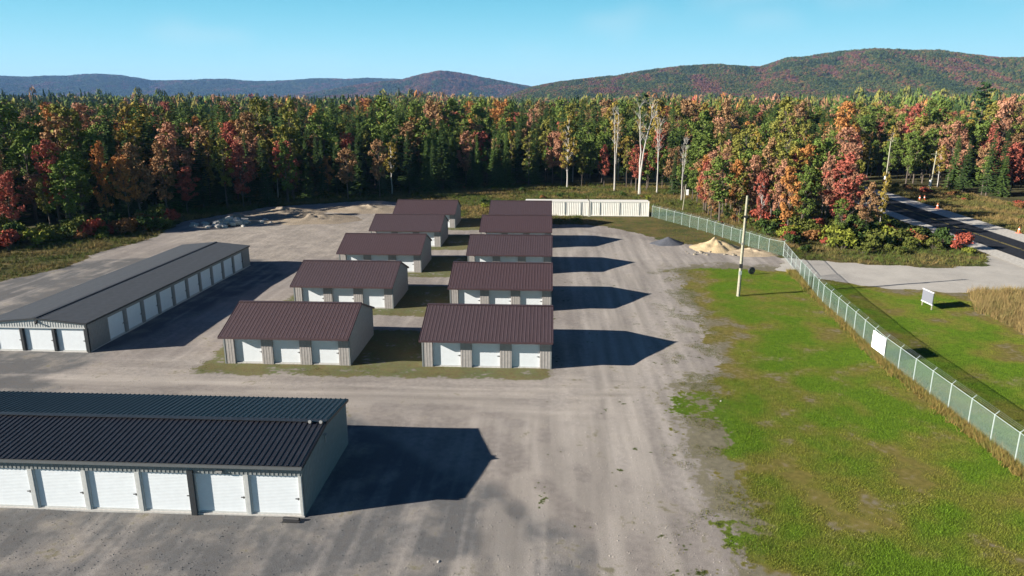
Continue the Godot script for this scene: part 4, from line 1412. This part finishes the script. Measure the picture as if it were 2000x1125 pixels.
func hill(called: String, table: Array, foot: float, top: float, tree_h: float, px0: float, px1: float, count: int, w0: float, colours: Array, sd: int, label: String) -> void:
	var nz := FastNoiseLite.new()
	nz.seed = sd
	nz.frequency = 1.0 / (top * 0.07)
	nz.fractal_octaves = 4
	var st := SurfaceTool.new()
	st.begin(Mesh.PRIMITIVE_TRIANGLES)
	var na := 90
	var nd := 22
	var at := func(px: float, d: float) -> Vector3:
		var dir := ray(px, 198.0)
		var u := Vector2(dir.x, dir.z).normalized()
		var x := u.x * d
		var z := u.y * d
		var q := clampf((d - foot) / (top - foot), 0.0, 1.0)
		var h := hill_height(table, d, foot, top, px, tree_h)
		h += nz.get_noise_2d(x, z) * h * 0.22 * sin(PI * q)
		return Vector3(x, h - 1.0, z)
	for i in na:
		for j in nd:
			var p0 := lerpf(px0, px1, float(i) / na)
			var p1 := lerpf(px0, px1, float(i + 1) / na)
			var d0 := lerpf(foot, top * 1.25, float(j) / nd)
			var d1 := lerpf(foot, top * 1.25, float(j + 1) / nd)
			for v in [[p0, d0], [p0, d1], [p1, d1], [p0, d0], [p1, d1], [p1, d0]]: st.add_vertex(at.call(v[0], v[1]))
	st.index()
	st.generate_normals()
	top_mesh(called, st.commit(), worn(Color(0.07, 0.07, 0.035), 0.95, 0.5, 0.01, sd)).set_meta("kind", "structure")
	var r := RandomNumberGenerator.new()
	r.seed = sd
	var items := {"cone": [], "broad": []}
	for i in count:
		var px := r.randf_range(px0, px1)
		var d := foot + (top * 1.03 - foot) * r.randf()
		var p: Vector3 = at.call(px, d)
		var n := nz.get_noise_2d(p.x * 1.4 + 900.0, p.z * 1.4 + p.y * 6.0) * 1.6 + r.randfn() * 0.28
		var k := clampi(int((n + 0.8) / 1.6 * colours.size()), 0, colours.size() - 1)
		var c: Color = colours[k]
		var s := r.randf_range(0.7, 1.3)
		var w := w0 * r.randf_range(0.75, 1.35)
		items["cone" if k < 2 and r.randf() < 0.4 else "broad"].append([Transform3D(Basis(Vector3.UP, r.randf() * TAU).scaled(Vector3(w, tree_h * r.randf_range(0.85, 1.15), w)), p), Color(c.r * s, c.g * s, c.b * s)])
	var f := Node3D.new()
	f.name = numbered("hillside_forest")
	tag(f, label, "forest", "", "stuff")
	add_child(f)
	var white := leaf_mat(Color(1, 1, 1))
	white.backlight_enabled = false
	for k in items: multi(f, "crowns", low[k], white, items[k], true)

func hills() -> void:
	var g := Color(0.052, 0.074, 0.020)
	var dg := Color(0.037, 0.056, 0.019)
	var rust := Color(0.150, 0.078, 0.034)
	var wine := Color(0.120, 0.054, 0.042)
	var ol := Color(0.100, 0.094, 0.026)
	hill("hill", hill_right, 1500.0, 2900.0, 14.0, 960, 2300, 80000, 9.5, [dg, g, g, ol, g, rust, wine], 61, "autumn forest covering the large rounded hill on the right")
	hill("hill", hill_mid, 3600.0, 5200.0, 16.0, 480, 1260, 16000, 26.0, [dg, g, dg, wine, rust, wine], 62, "reddish forest covering the small peaked hill in the distance")
	hill("hill", hill_left, 5200.0, 7600.0, 18.0, -300, 1300, 20000, 44.0, [dg, g, dg, g, wine], 63, "dark hazy forest covering the long low ridge on the horizon")
	print("hills ", Time.get_ticks_msec())

# ------------------------------------------------------------------ low growth
func tuft_mesh(sd: int, n: int, h: float, spread: float, w: float) -> ArrayMesh:
	var r := RandomNumberGenerator.new()
	r.seed = sd
	var st := begin()
	for i in n:
		var a := r.randf() * TAU
		var o := Vector3(cos(a), 0, sin(a)) * spread * sqrt(r.randf())
		var tip := o + Vector3(r.randfn() * 0.35, 1.0, r.randfn() * 0.35) * h * r.randf_range(0.6, 1.2)
		var b := r.randf() * TAU
		var sd2 := Vector3(cos(b), 0, sin(b)) * w
		var sh := r.randf_range(0.7, 1.3)
		for v in [o - sd2, o + sd2, tip]:
			st.set_color(Color(sh, sh, sh))
			st.add_vertex(v)
	return done(st)

func shrub_mesh(sd: int) -> Array:
	var r := RandomNumberGenerator.new()
	r.seed = sd
	var cr := SurfaceTool.new()
	cr.begin(Mesh.PRIMITIVE_TRIANGLES)
	var tr := begin()
	for i in 9:
		var a := r.randf() * TAU
		var c := Vector3(cos(a) * 0.6 * r.randf(), r.randf_range(0.35, 0.85), sin(a) * 0.6 * r.randf())
		clump(cr, c, Vector3(0.36, 0.26, 0.36), 60, 0.11, r)
		tube(tr, Vector3(0, -0.1, 0), c, 0.03, 0.01, 4, false)
	return [done(tr), cr.commit()]

func low_growth() -> void:
	var r := RandomNumberGenerator.new()
	r.seed = 99
	var white := leaf_mat(Color(1, 1, 1))
	white.backlight_enabled = false
	var n1 := FastNoiseLite.new()
	n1.seed = 6
	n1.frequency = 0.11
	n1.fractal_octaves = 4
	var short := tuft_mesh(500, 8, 0.06, 0.15, 0.012)
	var items := []
	while items.size() < 150000:
		var z := -22.0 - 70.0 * pow(r.randf(), 1.6)
		var x := r.randf_range(4.0, 48.0)
		var k := class_at(x, z)
		if k == 1 or k == 3: continue
		var c := ground_colour(x, z)
		if c.g < c.r * 0.9 + r.randf() * 0.02 or c.b > c.g * 0.62: continue
		if k == 0 and (x < 7.0 or r.randf() < 0.7): continue
		var s := r.randf_range(0.7, 1.6)
		var v := r.randf_range(0.95, 1.35)
		items.append([Transform3D(Basis(Vector3.UP, r.randf() * TAU).scaled(Vector3(s, s * r.randf_range(0.6, 1.3), s)), Vector3(x, lie(x, z) - 0.01, z)), Color(c.r * v, c.g * v, c.b * v * 0.8)])
	var g := Node3D.new()
	g.name = "grass"
	tag(g, "short mown green grass covering the lawn around the fence", "grass", "", "stuff")
	add_child(g)
	multi(g, "tufts", short, white, items, true)
	# weeds round the sheds and in the yard's rim
	items = []
	for i in 26000:
		var x: float
		var z: float
		if i % 2 == 0:
			var s: Vector2 = shed_spots[r.randi() % shed_spots.size()]
			x = s.x + r.randf_range(-7.6, 7.6)
			if x > 0.6: continue
			z = s.y + r.randf_range(-10.0, 2.2)
			if absf(x - s.x) < 5.28 and z < s.y + 0.04 and z > s.y - 7.95: continue
			if n1.get_noise_2d(x * 1.7 + 300.0, z * 1.7) < -0.02 + 0.3 * r.randf(): continue
		else:
			z = r.randf_range(-92.0, -24.0)
			x = lerpf(9.8, 17.0, clampf((-z - 26.0) / 60.0, 0, 1)) + r.randfn() * 1.6 - 0.8
			if n1.get_noise_2d(x * 2.0, z * 2.0 + 500.0) < 0.0 + 0.25 * r.randf(): continue
		var c := Color(0.075, 0.115, 0.022).lerp(Color(0.17, 0.14, 0.05), r.randf())
		var s2 := r.randf_range(0.6, 1.5)
		items.append([Transform3D(Basis(Vector3.UP, r.randf() * TAU).scaled(Vector3.ONE * s2), Vector3(x, lie(x, z) - 0.01, z)), c])
	var wd := Node3D.new()
	wd.name = "weeds"
	tag(wd, "thin weeds growing round the brown sheds and yard rim", "weeds", "", "stuff")
	add_child(wd)
	multi(wd, "tufts", short, white, items, true)
	# dry grass along the fence foot, straw coloured reeds by the driveway, tall meadow grass
	var tall := tuft_mesh(501, 12, 0.55, 0.22, 0.02)
	items = []
	for i in 5200:
		var z := r.randf_range(-90.0, -20.0)
		var x := 27.9 + 0.2 * clampf((-z - 20.0) / 37.0, 0, 1) + clampf((-z - 57.5) / 29.5, 0, 1) * 2.9 + r.randfn() * 0.28 - 0.15
		var c := Color(0.24, 0.165, 0.055).lerp(Color(0.10, 0.13, 0.03), pow(r.randf(), 1.6))
		items.append([Transform3D(Basis(Vector3.UP, r.randf() * TAU).scaled(Vector3.ONE * r.randf_range(0.5, 1.1)), Vector3(x, lie(x, z) - 0.02, z)), c])
	var dg := Node3D.new()
	dg.name = "dry_grass"
	tag(dg, "straw coloured dry grass along the foot of the fence", "grass", "", "stuff")
	add_child(dg)
	multi(dg, "tufts", tall, white, items, true)
	items = []
	for i in 9000:
		var x := r.randf_range(43.0, 63.0)
		var z := r.randf_range(-81.0, -52.0)
		if class_at(x, z) != 3: continue
		var c := Color(0.25, 0.175, 0.075).lerp(Color(0.13, 0.125, 0.045), pow(r.randf(), 2.0))
		items.append([Transform3D(Basis(Vector3.UP, r.randf() * TAU).scaled(Vector3(1.0, r.randf_range(0.9, 2.1), 1.0)), Vector3(x, lie(x, z) - 0.05, z)), c])
	var rd := Node3D.new()
	rd.name = "reeds"
	tag(rd, "tall straw coloured reeds beside the driveway and lawn", "reeds", "", "stuff")
	add_child(rd)
	multi(rd, "tufts", tall, white, items, true)
	items = []
	for i in 60000:
		var x := r.randf_range(-79.5, 99.0)
		var z := r.randf_range(-189.0, -70.0)
		if class_at(x, z) != 3: continue
		var rc := road_centre(z)
		if x > rc.x - 7.0 and x < rc.x + 8.0: continue
		if x > 60.0 and z > -88.0: continue
		var straw := clampf(0.28 + n1.get_noise_2d(x * 0.7 + 70.0, z * 0.7) * 1.5 + r.randfn() * 0.15, 0.0, 1.0)
		if x > 78.0: straw = minf(1.0, straw + 0.35)
		var c := Color(0.078, 0.105, 0.024).lerp(Color(0.22, 0.155, 0.062), straw)
		var s := r.randf_range(0.4, 1.15)
		if x > 6.0 and x < 31.0 and z > -136.0:
			s *= 0.35
			c = Color(0.085, 0.135, 0.022).lerp(Color(0.20, 0.15, 0.055), straw * 0.7)
		items.append([Transform3D(Basis(Vector3.UP, r.randf() * TAU).scaled(Vector3(s * 1.5, s, s * 1.5)), Vector3(x, lie(x, z) - 0.03, z)), c])
	var mg := Node3D.new()
	mg.name = "meadow_grass"
	tag(mg, "rough olive and straw grass in front of the trees", "grass", "", "stuff")
	add_child(mg)
	multi(mg, "tufts", tall, white, items, true)
	# shrubs
	var sh := []
	for k in 4: sh.append(shrub_mesh(520 + k))
	var cols := {"olive green": Color(0.10, 0.115, 0.026), "dark green": Color(0.045, 0.075, 0.02), "yellow green": Color(0.17, 0.19, 0.03), "red leaved": Color(0.28, 0.07, 0.045), "rusty": Color(0.20, 0.10, 0.04)}
	var sm := {}
	for k in cols: sm[k] = leaf_mat(cols[k])
	var put := func(x: float, z: float, s: float, col: String, where: String) -> void:
		var size := "large bushy " if s > 2.1 else ("small low " if s < 1.2 else "")
		var t := thing("shrub", "%s%s shrub %s" % [size, col, where], "shrub", Vector3(x, lie(x, z) - 0.02, z), "%s%s shrubs %s" % [size, col, where])
		var v: Array = sh[r.randi() % 4]
		var tf := Transform3D(Basis(Vector3.UP, r.randf() * TAU).scaled(Vector3(s, s * r.randf_range(0.75, 1.15), s)), Vector3.ZERO)
		part(t, "stem", v[0], M.bark, tf)
		part(t, "foliage", v[1], sm[col], tf)
	var keys := ["olive green", "olive green", "dark green", "olive green", "yellow green", "dark green", "rusty"]
	for i in 120:        # the rim of the left forest
		var u := r.randf()
		var x := lerpf(-88.0, -64.0, u) + r.randfn() * 2.6
		var z := lerpf(-95.0, -123.0, u) + r.randfn() * 2.2
		if in_poly(Vector2(x + 1.0, z), lot): continue
		put.call(x, z, r.randf_range(1.0, 3.2), keys[r.randi() % 7] if r.randf() > 0.06 else "red leaved", "at the foot of the left forest edge")
	for i in 34:        # meadow behind the sheds and the containers
		var x := r.randf_range(-26.0, 27.0)
		var z := r.randf_range(-178.0, -142.0)
		if z > -160.0 and x < -18.0: continue
		put.call(x, z, r.randf_range(0.5, 1.3), keys[r.randi() % 7], "in the rough meadow behind the containers")
	for i in 110:        # thicket between the fence, the driveway and the road
		var x := r.randf_range(34.5, 61.0)
		var z := r.randf_range(-128.0, -101.5)
		if x > 57.0 and z > -102.5: continue
		var t := r.randf()
		put.call(x, z, r.randf_range(1.0, 3.0) * (0.55 if z > -104.0 else 1.0), "red leaved" if t < 0.09 else keys[r.randi() % 7], "in the thicket between driveway and road")
	for i in 24:
		put.call(r.randf_range(28.5, 35.0), r.randf_range(-150.0, -122.0) , r.randf_range(0.5, 1.3), keys[r.randi() % 7] if r.randf() > 0.15 else "red leaved", "behind the far fence")
	for i in 30:        # east side of the road
		var z := r.randf_range(-195.0, -120.0)
		put.call(r.randf_range(86.0, 97.0), z, r.randf_range(0.7, 1.7), ["rusty", "olive green", "red leaved", "olive green"][r.randi() % 4], "in the verge east of the road")
	var pb := []
	var st := begin()
	for v in [[Vector3(-1, 0, -0.6), Vector3(0.2, 0.9, 0), Vector3(-0.7, 0, 0.8)], [Vector3(-0.7, 0, 0.8), Vector3(0.2, 0.9, 0), Vector3(0.9, 0, 0.5)], [Vector3(0.9, 0, 0.5), Vector3(0.2, 0.9, 0), Vector3(0.6, 0, -0.9)], [Vector3(0.6, 0, -0.9), Vector3(0.2, 0.9, 0), Vector3(-1, 0, -0.6)]]:
		for p in v: st.add_vertex(p)
	var peb := done(st)
	while pb.size() < 42000:
		var z := -24.0 - 90.0 * pow(r.randf(), 2.0)
		var x := r.randf_range(-50.0, 20.0)
		if class_at(x, z) != 0: continue
		var c := ground_colour(x, z)
		var v := r.randf_range(0.65, 1.05)
		pb.append([Transform3D(Basis(Vector3.UP, r.randf() * TAU).scaled(Vector3.ONE * (0.018 + 0.028 * pow(r.randf(), 4.0))), Vector3(x, lie(x, z), z)), Color(c.r * v, c.g * v, c.b * v)])
	var pn := Node3D.new()
	pn.name = "loose_gravel"
	tag(pn, "loose small stones strewn over the gravel yard", "gravel", "", "stuff")
	add_child(pn)
	multi(pn, "stones", peb, white, pb, true)
	print("growth ", Time.get_ticks_msec())

func _ready() -> void:
	rng.seed = 1
	light_and_camera()
	materials()
	for k in 5:
		shed_spots.append(Vector2(-4.95, -54.2 - 16.55 * k))
		shed_spots.append(Vector2(-21.45, -54.2 - 16.55 * k))
	make_masks()
	build_ground()
	build_road()
	hills_and_forest()
	near_building()
	long_building()
	var order := ["nearest the black roofed building", "second from the black roofed building", "in the middle of its row", "second from the forest end", "at the forest end"]
	for i in shed_spots.size():
		var s: Vector2 = shed_spots[i]
		storage_shed(Vector3(s.x, 0, s.y), "brown roofed storage shed %s, row %s" % [order[i / 2], "beside the open yard" if i % 2 == 0 else "beside the grey roofed building"])
	container(-4.6, 7.45, "long white ribbed container partly hidden behind the last brown shed")
	container(7.6, 18.75, "long white ribbed container whose end meets the far fence")
	fences()
	loose_things()
	low_growth()

func hills_and_forest() -> void:
	forest()
	hills()
